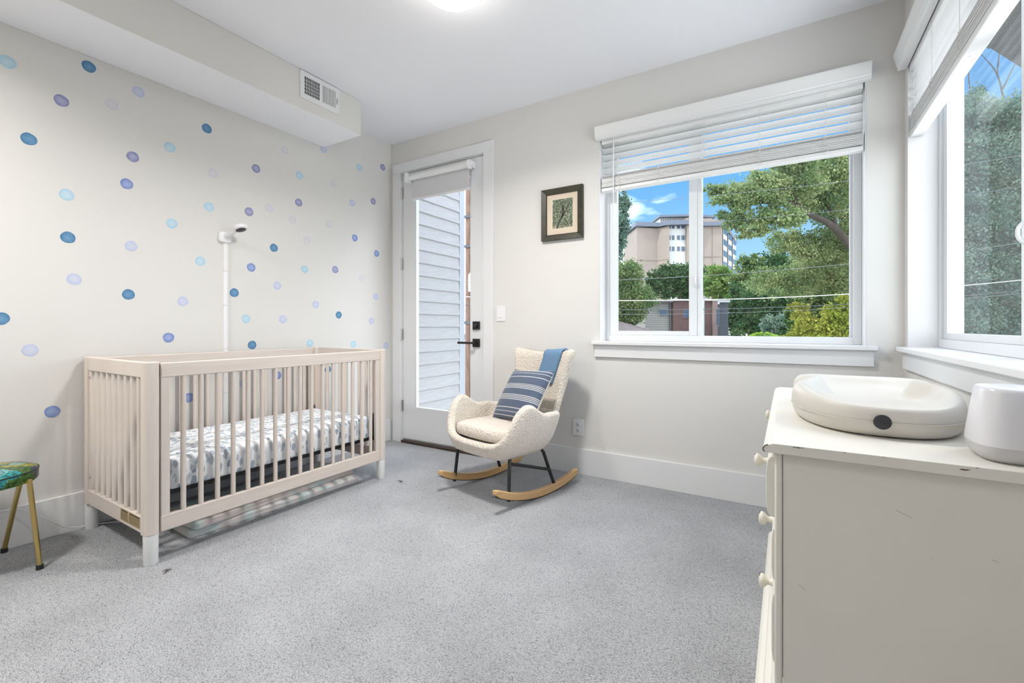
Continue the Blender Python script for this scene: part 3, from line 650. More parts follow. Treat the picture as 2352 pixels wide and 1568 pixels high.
end_prof = [(-0.011, -0.011), (0.011, -0.011), (0.011, 0.011), (-0.011, 0.011)]
slat_end = MB().tube([(0,0,0.205), (0,0,0.83)], 0.0125, 14).mesh('end_slat', M['cribend'], 50)
for y0 in (CY0+0.006, CY1-0.006-0.030):      # two end panels
    MB().box(CX0+PW-.004, CX1-PW+.004, y0, y0+0.030, 0.823, ZT-.001).build('end_top_rail', M['crib'], crib, bevel=0.004)
    er = MB().box(CX0+PW-.004, CX1-PW+.004, y0, y0+0.030, 0.134, 0.209).build('end_bottom_rail', M['crib'], crib, bevel=0.004)
    MB().box(CX0+PW-.002, CX0+PW+0.026, y0+0.004, y0+0.026, 0.205, 0.83).build('end_stile', M['cribend'], crib, bevel=0.003)
    MB().box(CX1-PW-0.016, CX1-PW+.002, y0+0.004, y0+0.026, 0.205, 0.83).build('end_stile', M['cribend'], crib, bevel=0.003)
    for i in range(8):
        inst('end_slat', slat_end, crib, (0.132 + 0.0715*i, y0+0.015, 0))
    if y0 < 1:
        lab = mat('printed warning label', (0.42, 0.33, 0.17), 0.7); ink = mat('label ink', (0.06, 0.045, 0.03), 0.8)
        for a, b in ((0.462, 0.545), (0.552, 0.672)):
            l_ = MB().box(a, b, y0-0.0012, y0+0.001, 0.150, 0.203).build('warning_label', lab, er)
            t_ = MB().box(a+0.012, b-0.004, y0-0.0016, y0, 0.194, 0.2005)
            t_.build('printed_heading', ink, l_)
            for k in range(6):
                z = 0.188 - k*0.0062
                mb = MB(); x = a+0.004
                while x < b-0.008:
                    w = random.uniform(.004, .012); mb.box(x, min(x+w, b-0.003), y0-0.0016, y0, z-0.0011, z+0.0011); x += w+0.0025
                mb.build('printed_line', ink, l_)
        for z in (0.79, 0.275):
            MB().lathe([(0.0065, 0), (0.0065, -0.003), (0.003, -0.0035), (0.0025, -0.001)], (CX0+PW+0.012, y0+0.004, z), 14, 'y').build('bolt', M['steel'], crib, smooth=40)
for x0 in (CX0+0.004, CX1-0.004-0.024):      # two long sides
    MB().box(x0, x0+0.024, CY0+PW, CY1-PW, 0.822, 0.888).build('top_rail', M['cribrail'], crib, bevel=0.004)
    MB().box(x0, x0+0.024, CY0+PW, CY1-PW, 0.134, 0.205).build('bottom_rail', M['cribrail'], crib, bevel=0.004)
    MB().box(x0+.002, x0+0.022, CY0+PW+.001, CY0+PW+0.036, 0.203, 0.825).build('stile', M['cribend'], crib, bevel=0.003)
    MB().box(x0+.002, x0+0.022, CY1-PW-0.036, CY1-PW-.001, 0.203, 0.825).build('stile', M['cribend'], crib, bevel=0.003)
    for i in range(16):
        inst('slat', slat_round, crib, (x0+0.012, 1.004 + 0.0737*i, 0))
for z in (0.755, 0.32):
    MB().lathe([(0.005, 0), (0.005, -0.002)], (CX1-0.010, CY1-PW-0.02, z), 12, 'y').build('bolt', M['steel'], crib)
# sprung support below the mattress
bxx0, bxx1, by0, by1 = 0.030, 0.694, 0.925, 2.17
sp = crib
for a in ((bxx0, bxx0+0.022, by0, by1), (bxx1-0.022, bxx1, by0, by1)):
    MB().box(a[0], a[1], a[2], a[3], 0.276, 0.294).build('support_bar', M['black'], crib)
for y in (by0, by1-0.022):
    MB().box(bxx0+0.022, bxx1-0.022, y, y+0.022, 0.276, 0.294).build('support_bar', M['black'], crib)
for i in range(9):
    y = by0 + 0.12 + i*0.125
    MB().box(bxx0+0.022, bxx1-0.022, y-0.012, y+0.012, 0.282, 0.294).build('support_slat', M['black'], crib)
for x, y in ((bxx0, by0), (bxx1, by0), (bxx0, by1), (bxx1, by1)):
    MB().box(x-0.010, x+0.010, y-0.002, y+0.002, 0.270, 0.455).build('support_bracket', M['black'], crib)
# mattress: a thing resting on the support
def slab_soft(x0, x1, y0, y1, z0, z1, r, nx=14, ny=24, wob=0.003, seed=1, crown=0.006):
    rg = random.Random(seed); mb = MB(); rings = []; rb = r*0.4
    def ring(inset, z, w):
        pts = []; rr = max(r*1.6 - inset, 0.004); N_ = 10
        xa, xb, ya, yb = x0+inset, x1-inset, y0+inset, y1-inset
        segs = [((xb-rr, ya+rr), -math.pi/2), ((xb-rr, yb-rr), 0), ((xa+rr, yb-rr), math.pi/2), ((xa+rr, ya+rr), math.pi)]
        out = []
        for si, (c, a0) in enumerate(segs):
            for k in range(N_+1):
                a = a0 + k/N_*math.pi/2; out.append((c[0]+rr*math.cos(a), c[1]+rr*math.sin(a)))
            c2, a2 = segs[(si+1) % 4]; q = (c2[0]+rr*math.cos(a2), c2[1]+rr*math.sin(a2)); p = out[-1]
            for k in range(1, 12): out.append((p[0]+(q[0]-p[0])*k/12, p[1]+(q[1]-p[1])*k/12))
        return [(x+rg.uniform(-w, w), y+rg.uniform(-w, w), z+rg.uniform(-w, w)) for x, y in out]
    for k in range(6):
        a = k/5*math.pi/2; rings.append(ring(rb*(1-math.sin(a)), z0 + rb*(1-math.cos(a)), 0))
    for k in range(1, 4): rings.append(ring(0, z0+r+(z1-z0-2*r)*k/4, wob))
    for k in range(6):
        a = k/5*math.pi/2; rings.append(ring(r*(1-math.cos(a)), z1-r+r*math.sin(a), 0 if k == 5 else wob))
    for k in range(1, 5):
        f = k/5; rings.append(ring(r+f*(min(x1-x0, y1-y0)/2-r-0.02), z1+crown*f, wob*.6))
    return mb.loft(rings)
mtr = slab_soft(0.055, 0.700, 0.935, 2.165, 0.295, 0.437, 0.035)
tag(mtr.build('crib_mattress', M['sheet'], None, smooth=60, loc=(0.375, 1.55, 0.295)), 'crib mattress in a white sheet printed with blue-grey pebbles', 'mattress')
# folded play mats under the crib
for z0, rz, x1_, m_, lab in ((0.0, -0.045, 0.628, 'foam', 'pastel foam play mat lying on the carpet under the crib'), (0.0405, 0.055, 0.600, 'foamedge', 'upper greyish pink play mat stacked under the crib')):
    mm_ = slab_soft(0.26, x1_, 1.09, 2.10, z0, z0+0.040, 0.014, wob=.0012, seed=3, crown=0.0)
    om_ = mm_.build('folded_mat', M[m_], None, smooth=60, loc=(0.44, 1.59, z0)); om_.rotation_euler = (0, 0, rz)
    tag(om_, lab, 'mat', 'play mats under the crib')
# white cable on the carpet
pts = [(0.012, 0.40, 0.30), (0.014, 0.55, 0.20), (0.012, 0.62, 0.185), (0.03, 0.72, 0.10), (0.02, 0.79, 0.035), (0.02, 0.90, 0.012), (0.06, 0.97, 0.006), (0.13, 1.00, 0.006), (0.20, 1.05, 0.006), (0.12, 1.10, 0.006), (0.06, 1.06, 0.02), (0.03, 1.12, 0.05), (0.02, 1.30, 0.04), (0.015, 1.56, 0.08)]
sm = []
for i in range(len(pts)-1):
    for k in range(6): sm.append(curve([(j, *p) for j, p in enumerate(pts)], i+k/6))
tag(MB().tube(sm, 0.0028, 8).build('power_cable', M['plastic'], None, smooth=60, loc=(0.03, 1.0, 0)), 'thin white cable trailing along the baseboard to the crib', 'cable')

# ================================================================== wall camera
wc = thing('baby_monitor', 'white baby monitor camera on a wall mount above the crib', 'monitor', (XL, 1.56, 1.60))
bp = []
for k in range(32):
    a = 2*math.pi*k/32; c, s = math.cos(a), math.sin(a); e = 0.55
    bp.append((1.558 + 0.040*math.copysign(abs(c)**e, c), 1.634 + 0.036*math.copysign(abs(s)**e, s)))
MB().loft([[(XL+t, 1.558+(y-1.558)*k, 1.634+(z-1.634)*k) for y, z in bp] for t, k in ((0, 1), (0.016, 1), (0.022, 0.93), (0.024, 0.80))]).build('mount_plate', M['plastic'], wc, smooth=50)
MB().tube([(XL+0.02, 1.562, 1.64), (0.03, 1.585, 1.665), (0.065, 1.60, 1.685)], [0.016, 0.012, 0.011], 12).build('mount_arm', M['plastic'], wc, smooth=60)
hc = Vector((0.085, 1.600, 1.692)); hn = Vector((0.35, 0.12, -0.93)).normalized(); hx = hn.orthogonal().normalized(); hy = hn.cross(hx)
def disc(mb, c, n, x, y, prof, N_=28):
    mb.loft([[c + n*t + x*r*math.cos(2*math.pi*k/N_) + y*r*math.sin(2*math.pi*k/N_) for k in range(N_)] for r, t in prof]); return mb
head = disc(MB(), hc, hn, hx, hy, [(0.012, -0.024), (0.030, -0.021), (0.042, -0.010), (0.045, 0.0), (0.042, 0.010), (0.036, 0.014)]).build('camera_head', M['plastic'], wc, smooth=60)
disc(MB(), hc + hn*0.0145, hn, hx, hy, [(0.030, -0.002), (0.030, 0.001), (0.020, 0.003), (0.004, 0.004)]).build('lens_face', M['blackplastic'], head, smooth=40)
cc = thing('cable_cover', 'narrow white cable cover running down the wall from the monitor', 'cable cover', (XL, 1.565, 0.19))
zs_ = [0.192, 0.62, 0.905, 1.19, 1.415, 1.60]
for a, b in zip(zs_[:-1], zs_[1:]):
    MB().prism([(XL, 1.548), (XL+0.010, 1.550), (XL+0.013, 1.556), (XL+0.013, 1.572), (XL+0.010, 1.578), (XL, 1.580)], 'z', a+0.0008, b-0.0008).build('cover_section', M['plastic'], cc, smooth=30)

# ================================================================== wall dots
DOTS = [(17,142,'sky'),(204,153,'deep'),(141,231,'purple'),(318,211,'lilac'),(257,240,'faint'),(66,319,'deep'),(475,295,'deep'),(390,338,'sky'),(305,360,'purple'),(490,398,'faint'),
 (588,387,'purple'),(291,422,'peri'),(153,447,'sky'),(688,403,'sky'),(743,342,'lilac'),(654,344,'faint'),(825,385,'sky'),(879,384,'purple'),(766,421,'faint'),(480,475,'sky'),
 (572,486,'purple'),(618,478,'faint'),(686,465,'purple'),(672,504,'faint'),(809,466,'lilac'),(857,462,'purple'),(395,513,'sky'),(156,545,'deep'),(301,565,'lilac'),(815,546,'peri'),
 (629,569,'deep'),(460,600,'sky'),(577,614,'peri'),(865,582,'peri'),(700,618,'sky'),(770,619,'purple'),(831,638,'faint'),(170,641,'lilac'),(637,656,'lilac'),(538,672,'deep'),
 (295,676,'deep'),(863,681,'lilac'),(420,692,'lilac'),(725,699,'lilac'),(778,723,'deep'),(565,732,'sky'),(650,733,'lilac'),(853,737,'lilac'),(2,731,'deep'),(69,804,'lilac'),
 (387,775,'peri'),(579,792,'deep'),(712,788,'sky'),(812,790,'sky'),(887,793,'lilac'),(120,945,'peri'),(860,886,'deep'),(753,848,'deep'),(434,913,'peri'),(560,880,'lilac'),(637,862,'peri'),(314,988,'peri'),(755,515,'faint'),(705,552,'faint'),(783,915,'sky')]
NAMES = {'deep': 'deep blue', 'peri': 'periwinkle', 'purple': 'dusty violet', 'sky': 'pale sky-blue', 'lilac': 'pale lilac', 'faint': 'barely visible lilac'}
ORD = ['first', 'second', 'third', 'fourth', 'fifth', 'sixth', 'seventh', 'eighth', 'ninth', 'tenth', 'eleventh', 'twelfth', 'thirteenth', 'fourteenth', 'fifteenth', 'sixteenth', 'seventeenth']
dotmesh = {}
for k, kind in enumerate(NAMES):
    pts = []
    for j in range(26):
        a = 2*math.pi*j/26; r = 0.0292*(1+0.02*math.sin(3*a+k)+0.015*math.sin(5*a+2*k)); pts.append((r*math.cos(a), r*math.sin(a)))
    dotmesh[kind] = MB().prism(pts, 'x', -0.0002, 0.0006).mesh('wall_dot', M['dot_'+kind])
placed = []
for px, py, kind in DOTS:
    u = (px-1176)/FPX; d_ = (XL-CAM[0])/(Fv[0]+u*Rv[0]); placed.append((at(px, py, d_), kind, px, py))
for kind in NAMES:
    own = sorted([p for p in placed if p[1] == kind], key=lambda p: p[2])
    for i, (p, _, px, py) in enumerate(own):
        hgt = 'high on' if p.z > 1.75 else 'partway up' if p.z > 1.1 else 'low on'
        o = bpy.data.objects.new('wall_dot', dotmesh[kind]); COL.objects.link(o); o.location = (XL+0.0003, p.y, p.z); o.rotation_euler = (random.uniform(0, 6.28), 0, 0)
        tag(o, f'{NAMES[kind]} dot {hgt} the crib wall, {ORD[i]} {NAMES[kind]} one from left', 'decal', 'watercolour dots on the crib wall')

# ================================================================== stool
st = thing('side_stool', 'round stool with floral vinyl seat and brass legs by the wall', 'stool', (0.20, 0.50, 0))
sc_ = Vector((0.197, 0.474, 0)); sr_ = 0.170
MB().lathe([(sr_-0.03, 0.372), (sr_-0.004, 0.375), (sr_, 0.382), (sr_, 0.416), (sr_-0.006, 0.426), (sr_-0.03, 0.436), (0.09, 0.444), (0.01, 0.446)], sc_, 40).build('seat', M['floral'], st, smooth=45)
MB().tube([(sc_.x+(sr_-0.001)*math.cos(a), sc_.y+(sr_-0.001)*math.sin(a), 0.420) for a in [2*math.pi*k/40 for k in range(40)]], 0.003, 6, closed=True).build('piping', mat('dark piping', (0.02, 0.03, 0.03), 0.4), st, smooth=60)
for t0, t1 in (((0.318, 0.590, 0.39), (0.358, 0.614, 0.016)), ((0.180, 0.598, 0.39), (0.012, 0.574, 0.016)), ((0.205, 0.335, 0.39), (0.215, 0.255, 0.016))):
    t0, t1 = Vector(t0), Vector(t1)
    lg = MB().tube([t0, t0*0.4+t1*0.6, t1], 0.0095, 14).build('leg', M['brass'], st, smooth=50)
    MB().tube([t1+Vector((0,0,0.004)), t1+Vector((0,0,-0.016))], 0.0125, 12).build('rubber_tip', M['blackplastic'], lg, smooth=50)

# ================================================================== rocking chair
ch = thing('rocking_chair', 'cream boucle wingback rocking chair on wooden rockers', 'chair', (1.588, 2.589, 0), -0.223)
# local axes: x sideways (picture right), y backwards, z up
PLAN = [(0.0, 0.0, -0.200), (0.20, 0.165, -0.193), (0.33, 0.258, -0.145), (0.44, 0.312, -0.045), (0.56, 0.327, 0.06), (0.72, 0.328, 0.18), (0.86, 0.318, 0.28), (0.97, 0.285, 0.355), (1.08, 0.222, 0.395), (1.25, 0.125, 0.412), (1.5, 0.0, 0.417)]
HGT = [(0.0, 0.50), (0.30, 0.505), (0.40, 0.515), (0.50, 0.524), (0.58, 0.526), (0.66, 0.553), (0.74, 0.588), (0.82, 0.590), (0.90, 0.548), (0.97, 0.470), (1.04, 0.405), (1.12, 0.375), (1.25, 0.362), (1.5, 0.360)]
TH = 0.052
def sstep(a, b, x):
    t = min(1, max(0, (x-a)/(b-a))); return t*t*(3-2*t)
def plan(u, z):
    l, s = curve(PLAN, u)
    wbk = 1 - sstep(0.34, 0.62, u); wfr = sstep(0.8, 1.2, u)
    kl = curve([(0.27, 0.70), (0.30, 0.82), (0.34, 0.92), (0.42, 0.985), (0.52, 1.0), (0.70, 1.02), (0.92, 1.08)], z)[0]
    sh = wbk*(-0.37*(z-0.5) if z > 0.5 else -0.42*(z-0.5)); fr = wfr*(-0.45*max(0, 0.37-z))
    if u > 0.62: kl = kl*(1-wfr) + wfr*(0.5*kl+0.5)
    return Vector((l*kl, s+sh+fr, z))
def nrm(u, z):
    e = 0.02; a, b = plan(max(u-e, 0), z), plan(min(u+e, 1.5), z)
    t = b-a
    if u < e: t = Vector((1, 0, 0))
    if u > 1.5-e: t = Vector((-1, 0, 0))
    t.z = 0; t.normalize(); n = Vector((-t.y, t.x, 0)); return n       # points inward
def column(u):
    zt = curve(HGT, u)[0]; zb = 0.275; r = TH/2; out = []
    for k in range(9): out.append(plan(u, zb + (zt-r-zb)*k/8))
    n = nrm(u, zt-r); c = plan(u, zt-r) + n*r
    for k in range(1, 8):
        a = math.pi*k/8; out.append(c - n*r*math.cos(a) + Vector((0, 0, r*math.sin(a))))
    zi = 0.335
    for k in range(7):
        z = (zt-r) + (zi-(zt-r))*k/6; out.append(plan(u, z) + nrm(u, z)*TH)
    return out
us = [1.5*k/72 for k in range(73)]
right = [column(u) for u in us]; left = [[Vector((-p.x, p.y, p.z)) for p in c] for c in right]
cols = right + left[-2:0:-1]                    # closed loop
loc3 = lambda p: (p[0], -p[1], p[2])             # (side, forward, up) to local
sb_ = MB(); n = len(cols); k_ = len(cols[0])
V = [loc3(p) for c in cols for p in c]
Fq = [(i*k_+j, ((i+1)%n)*k_+j, ((i+1)%n)*k_+j+1, i*k_+j+1) for i in range(n) for j in range(k_-1)]
Fq.append(tuple(i*k_ for i in range(n))); Fq.append(tuple(i*k_+k_-1 for i in range(n-1, -1, -1)))
sb_.add(V, Fq)
shell = sb_.build('upholstered_shell', M['boucle'], ch, local=True, smooth=180)
# tall reclined backrest: thick, flaring towards the top, hollow across the front
BK = [(0.38, 0.205, -0.095, -0.150), (0.51, 0.214, -0.145, -0.215), (0.65, 0.224, -0.196, -0.276), (0.78, 0.247, -0.218, -0.308), (0.86, 0.268, -0.228, -0.324), (0.93, 0.288, -0.236, -0.338)]
def bk(z): return curve(BK, z)
def bfront(l, z):
    hw, sf, sb2 = bk(z); t = min(1.0, abs(l)/hw); return sf - 0.030*(1-t*t)
def btop(l): return 0.874 + 0.030*min(1.0, abs(l)/0.27)**2.2
def bring(z, inset):
    out = []; zl = lambda l: z if z < 0.80 else z*0 + 0.80 + (z-0.80)/(0.90-0.80)*(btop(l)-0.80)
    hw, sf, sb2 = bk(min(z, 0.93)); hw -= inset; r = min(0.040, (sf-sb2)/2-0.004)
    ns = 16
    for k in range(ns+1):                       # front, left to right
        l = -(hw-r) + 2*(hw-r)*k/ns; out.append((l, bfront(l, z)-inset))
    for k in range(1, 8):
        a_ = k/8*math.pi; out.append((hw-r+r*math.sin(a_), (sf+sb2)/2 + ((sf-inset)-(sb2+inset))/2*math.cos(a_)))
    for k in range(ns+1):
        l = (hw-r) - 2*(hw-r)*k/ns; out.append((l, sb2+inset))
    for k in range(1, 8):
        a_ = k/8*math.pi; out.append((-(hw-r)-r*math.sin(a_), (sf+sb2)/2 - ((sf-inset)-(sb2+inset))/2*math.cos(a_)))
    return [loc3((l, s, zl(l))) for l, s in out]
brs = [bring(0.38+0.03*k, 0) for k in range(15)] + [bring(0.83, 0), bring(0.855, 0.001), bring(0.872, 0.005), bring(0.886, 0.012), bring(0.895, 0.022), bring(0.90, 0.036)]
MB().loft(brs).build('backrest', M['boucle'], ch, local=True, smooth=180)
# seat cushion follows the inside of the shell
def cring(z, sc):
    pts = []
    for u in us: 
        p = plan(u, 0.40) + nrm(u, 0.40)*(TH+0.004); pts.append(p)
    loop = pts + [Vector((-p.x, p.y, p.z)) for p in pts[-2:0:-1]]
    c = Vector((0, 0.10, 0))
    return [loc3((c.x+(p.x-c.x)*sc, c.y+(p.y-c.y)*sc, z + 0.010*max(0, p.y)/0.36)) for p in loop]
rings = [cring(0.352, 0.93), cring(0.358, 0.975), cring(0.372, 0.998), cring(0.395, 1.0), cring(0.412, 0.985), cring(0.424, 0.95), cring(0.430, 0.88), cring(0.436, 0.6), cring(0.438, 0.2)]
MB().loft(rings).build('seat_cushion', M['boucle'], ch, local=True, smooth=180)
# rockers and legs
RR = 1.034
arc = lambda s: RR - math.sqrt(RR*RR - s*s)
for sg in (1, -1):
    lx = 0.252*sg; pr = []
    ss = [-0.325 + 0.77*k/24 for k in range(25)]
    for s in ss:
        e = min(1.0, min(s+0.325, 0.445-s)/0.02 + 0.35); hh = 0.043*math.sqrt(e) if e < 1 else 0.043
        zc = arc(s) + 0.004 + 0.0215
        pr.append([(lx-0.016, -s, zc-hh/2), (lx+0.016, -s, zc-hh/2), (lx+0.016, -s, zc+hh/2), (lx-0.016, -s, zc+hh/2)])
    rk = MB().loft(pr).build('rocker', M['rocker'], ch, local=True, bevel=0.004, smooth=35)
    MB().loft([[(lx-0.013, -s, arc(s)+0.0005), (lx+0.013, -s, arc(s)+0.0005), (lx+0.013, -s, arc(s)+0.0035), (lx-0.013, -s, arc(s)+0.0035)] for s in [-0.30+0.75*k/20 for k in range(21)]]).build('grip_strip', M['black'], rk, local=True)
    MB().tube([(lx*0.985, -0.325, 0.045), (lx*0.93, -0.305, 0.27), (lx*0.88, -0.285, 0.288), (lx*0.6, -0.25, 0.292)], 0.0105, 12).build('leg', M['black'], ch, local=True, smooth=50)
    MB().tube([(lx*0.985, 0.095, 0.030), (lx*0.93, 0.0, 0.262), (lx*0.90, -0.014, 0.283), (lx*0.6, -0.03, 0.29)], 0.0105, 12).build('leg', M['black'], ch, local=True, smooth=50)
    MB().tube([(lx*0.935, -0.308, 0.255), (lx*0.955, 0.045, 0.145)], 0.0095, 12).build('brace', M['black'], ch, local=True, smooth=50)
MB().box(-0.16, 0.16, -0.30, 0.02, 0.272, 0.290).build('seat_plate', M['black'], ch, local=True)
# blue throw folded over the chair back
rows = []
def bsurf(l, t):
    """t 0..1 front face up to the rim, 1..2 over the rim, 2..3 down behind"""
    zt = btop(l) - 0.034; off = 0.009; hw, sf, sb2 = bk(0.86)
    if t <= 1:
        z = 0.66 + (zt-0.66)*t; return Vector((l, bfront(l, z)+off, z))
    s0, s1 = bfront(l, zt)+off, sb2-off
    if t <= 2:
        a = math.pi*(t-1); return Vector((l, (s0+s1)/2 + (s0-s1)/2*math.cos(a), zt + 0.045*math.sin(a)**0.8 if 0 < t-1 < 1 else zt))
    z = zt - 0.20*(t-2); return Vector((l, bk(z)[2]-off, z))
for k in range(37):
    t = 3*k/36; w0 = 0.030 - 0.058*max(0, 1-t); 
    rows.append([loc3(bsurf(w0 + 0.158*j/8, t)) for j in range(9)])
th = MB().grid(rows)
Mi = XF[ch.name]; th.v = [tuple(Mi @ Vector(p)) for p in th.v]
tw = th.build('throw_blanket', M['throw'], None, smooth=70, loc=(1.65, 2.80, 0.80), solid=0.012)
tag(tw, 'blue woven throw folded over the back of the rocking chair', 'blanket')
# striped cushion leaning on the chair back
cu = MB(); N_ = 22; W2, H2 = 0.216, 0.192; front, back = [], []
for i in range(N_+1):
    fr, bk = [], []
    for j in range(N_+1):
        a, b = -1+2*j/N_, -1+2*i/N_
        pin = 1 - 0.075*(1-abs(b)**2.0)*abs(a)**3; pin2 = 1 - 0.075*(1-abs(a)**2.0)*abs(b)**3
        x, z = a*W2*pin, b*H2*pin2
        t = 0.066*((1-a*a)*(1-b*b))**0.42
        fr.append((x, -t, z)); bk.append((x, t*0.8, z))
    front.append(fr); back.append(bk)
cu.grid(front, 0); cu.grid([list(reversed(r)) for r in back], 1)
Rm = XF[ch.name] @ Matrix.Translation((0.052, 0.004, 0.600)) @ Matrix.Rotation(math.radians(-12), 4, 'Z') @ Matrix.Rotation(math.radians(-33), 4, 'X') @ Matrix.Rotation(math.radians(-4), 4, 'Y')
me = cu.mesh('striped_cushion', [M['stripes'], M['linen']], None, fix=False)
b_ = bmesh.new(); b_.from_mesh(me); uvl = b_.loops.layers.uv.new('UVMap')
for f in b_.faces:
    for l in f.loops: l[uvl].uv = ((l.vert.co.x/W2+1)/2, (l.vert.co.z/H2+1)/2)
bmesh.ops.remove_doubles(b_, verts=b_.verts, dist=0.0004); bmesh.ops.recalc_face_normals(b_, faces=b_.faces); b_.to_mesh(me); b_.free()
me.shade_smooth()
cus = bpy.data.objects.new('striped_cushion', me); COL.objects.link(cus); cus.matrix_world = Rm
tag(cus, 'slate blue cushion with thin white stripes leaning in the rocking chair', 'cushion')

# ================================================================== dresser
DY0, DY1, DTX, DTZ = 1.311, 2.49, 3.076, 0.76
dr = thing('dresser', 'cream painted dresser with worn edges under the side window', 'dresser', (3.36, 1.90, 0))
# top with a thumb-nail front edge
poly = [(XW-0.018, 0.738), (3.086, 0.738), (3.078, 0.741), (3.075, 0.747), (3.078, 0.753), (3.086, 0.7585), (3.094, 0.7595), (3.0945, 0.762), (XW-0.018, 0.762)]
MB().prism(poly, 'y', DY0-0.022, DY1+0.022).build('dresser_top', M['dresser'], dr, bevel=0.0015)
fx = 3.118
MB().box(fx, XW-0.03, DY0, DY0+0.018, 0.09, 0.738).build('side_panel', M['dresser'], dr)
MB().box(fx, XW-0.03, DY1-0.018, DY1, 0.09, 0.738).build('side_panel', M['dresser'], dr)
for y in (DY0-0.004, DY1-0.032):
    MB().box(3.100, fx-0.0010, y, y+0.036, 0.09, 0.738).build('front_post', M['dresser'], dr, bevel=0.005)
MB().box(XW-0.03, XW-0.018, DY0, DY1, 0.09, 0.738).build('back_panel', M['dresser'], dr)
MB().box(fx, XW-0.03, DY0+0.018, DY1-0.018, 0.09, 0.11).build('bottom_panel', M['dresser'], dr)
for z in (0.158, 0.371, 0.539, 0.718):
    MB().box(3.102, 3.13, DY0+0.032, DY1-0.032, z, z+0.02).build('front_rail', M['dresser'], dr)
ym = (DY0+DY1)/2
for ya, yb in ((DY0+0.034, DY1-0.034),):
    for zi, (za, zb2, xf) in enumerate(((0.560, 0.716, 3.080), (0.392, 0.538, 3.092), (0.180, 0.370, 3.092))):
        prof = [(3.118, za), (xf+0.010, za), (xf+0.003, za+0.012), (xf, za+0.035), (xf, zb2-0.035), (xf+0.003, zb2-0.012), (xf+0.010, zb2), (3.118, zb2)]
        dw = MB().prism([(x, z) for x, z in prof], 'y', ya, yb).build('drawer_front', M['dresser'], dr, smooth=35, bevel=0.002)
        for ky in (ya+0.155, yb-0.155):
            kz = (0.662, 0.495, 0.315)[zi]
            kn = MB().lathe([(0.012, 0.002), (0.0085, -0.006), (0.0085, -0.014), (0.015, -0.019), (0.0185, -0.024), (0.019, -0.029), (0.015, -0.034), (0.006, -0.036)], (xf, ky, kz), 24, 'x').build('knob', M['knob'], dw, smooth=60)
            MB().tube([(xf-0.0335, ky+0.0172*math.cos(a), kz+0.0172*math.sin(a)) for a in [1.2+0.10*q for q in range(9)]], 0.0008, 5).build('worn_edge', M['wear'], kn)
bprof = [(XW-0.03, 0.0), (3.050, 0.0), (3.050, 0.055), (3.058, 0.066), (3.070, 0.072), (3.074, 0.082), (3.088, 0.086), (3.090, 0.094), (XW-0.03, 0.094)]
MB().prism(bprof, 'y', DY0-0.014, DY1+0.014).build('plinth', M['dresser'], dr)
chips = [(3.142, 0.7592, 0.0028), (3.150, 0.7588, 0.0036), (3.159, 0.7594, 0.0022), (3.24, 0.7600, 0.002), (3.44, 0.7535, 0.0042), (3.447, 0.7545, 0.0022), (3.31, 0.7602, 0.0016), (3.46, 0.7605, 0.002)]
for x, z, r in chips:
    o = MB().lathe([(r, 0.0), (r*0.8, -0.0006)], (0, 0, 0), 9, 'y').build('paint_chip', M['wear'], dr, local=True)
    o.location = (x-3.36, DY0-0.022-1.90, z); o.scale = (1.6, 1, 0.35)
for p_, q_ in (((3.335, 0.640), (3.362, 0.628)), ((3.487, 0.570), (3.497, 0.567)), ((3.150, 0.42), (3.166, 0.408)), ((3.395, 0.548), (3.397, 0.548))):
    MB().obox(((p_[0]+q_[0])/2, DY0-0.0002, (p_[1]+q_[1])/2), Vector((q_[0]-p_[0], 0, q_[1]-p_[1])).normalized(), (0, 1, 0), Vector((-(q_[1]-p_[1]), 0, q_[0]-p_[0])).normalized(), math.dist(p_, q_)/2, 0.0003, 0.0006).build('scratch', M['scratch'], dr)
chip2 = MB().tube([(3.086+dx2, DY0-0.0222, z) for dx2, z in ((0, 0.7585), (-0.006, 0.7555), (-0.0105, 0.749), (-0.011, 0.744), (-0.007, 0.7395))], 0.0012, 6).build('worn_edge', M['wear'], dr)

# changing pad: peanut-shaped foam with a raised rim
pd = thing('changing_pad', 'cream peanut-shaped foam changing pad on the dresser', 'changing pad', (3.345, 1.865, DTZ))
pcx, pcy, PL, PWd = 3.346, 1.865, 0.385, 0.212
ang = [2*math.pi*k/96 for k in range(96)]
def outline(a):
    # peanut: superellipse pinched at the waist
    c, s = math.cos(a), math.sin(a); e = 0.80
    x = math.copysign(abs(c)**e, c)*PWd; y = math.copysign(abs(s)**e, s)*PL
    return x, y
def pinch(y): return 1 - 0.27*math.exp(-((y-0.03)/0.065)**2)
rowsp = []
# (radial fraction, height, pinch applies)
levels = [(0.60, 0.0), (0.90, 0.001), (0.945, 0.008), (0.982, 0.026), (1.0, 0.052), (0.992, 0.076), (0.965, 0.094), (0.92, 0.106), (0.865, 0.110), (0.80, 0.104), (0.73, 0.088), (0.65, 0.070), (0.55, 0.060), (0.38, 0.057), (0.2, 0.056), (0.05, 0.056)]
for f, z in levels:
    ring = []
    for a in ang:
        x, y = outline(a); yy = y*(1 - (1-f)*(0.72 if f > 0.55 else 0.9))
        bump_ = math.exp(-(((y-0.02)/PL)/0.20)**2)
        if f > 0.6: ff = f
        else: ff = f
        # the rim swells inward at the waist
        ins = 0.0
        zz = z
        if 0.5 < f < 0.90:
            zz = z + 0.028*bump_*sstep(0.50, 0.68, f)*(1-sstep(0.76, 0.92, f))
        if f >= 0.60 and z > 0.085: zz -= 0.034*abs(math.sin(a))**3 * (1 if math.sin(a) < 0 else 0.35)*sstep(0.085, 0.11, z)
        ring.append((pcx + x*ff*pinch(y), pcy + yy, DTZ + 0.001 + max(zz, 0)))
    rowsp.append(ring)
MB().loft(rowsp).build('pad_body', M['pad'], pd, smooth=180, sub=1)
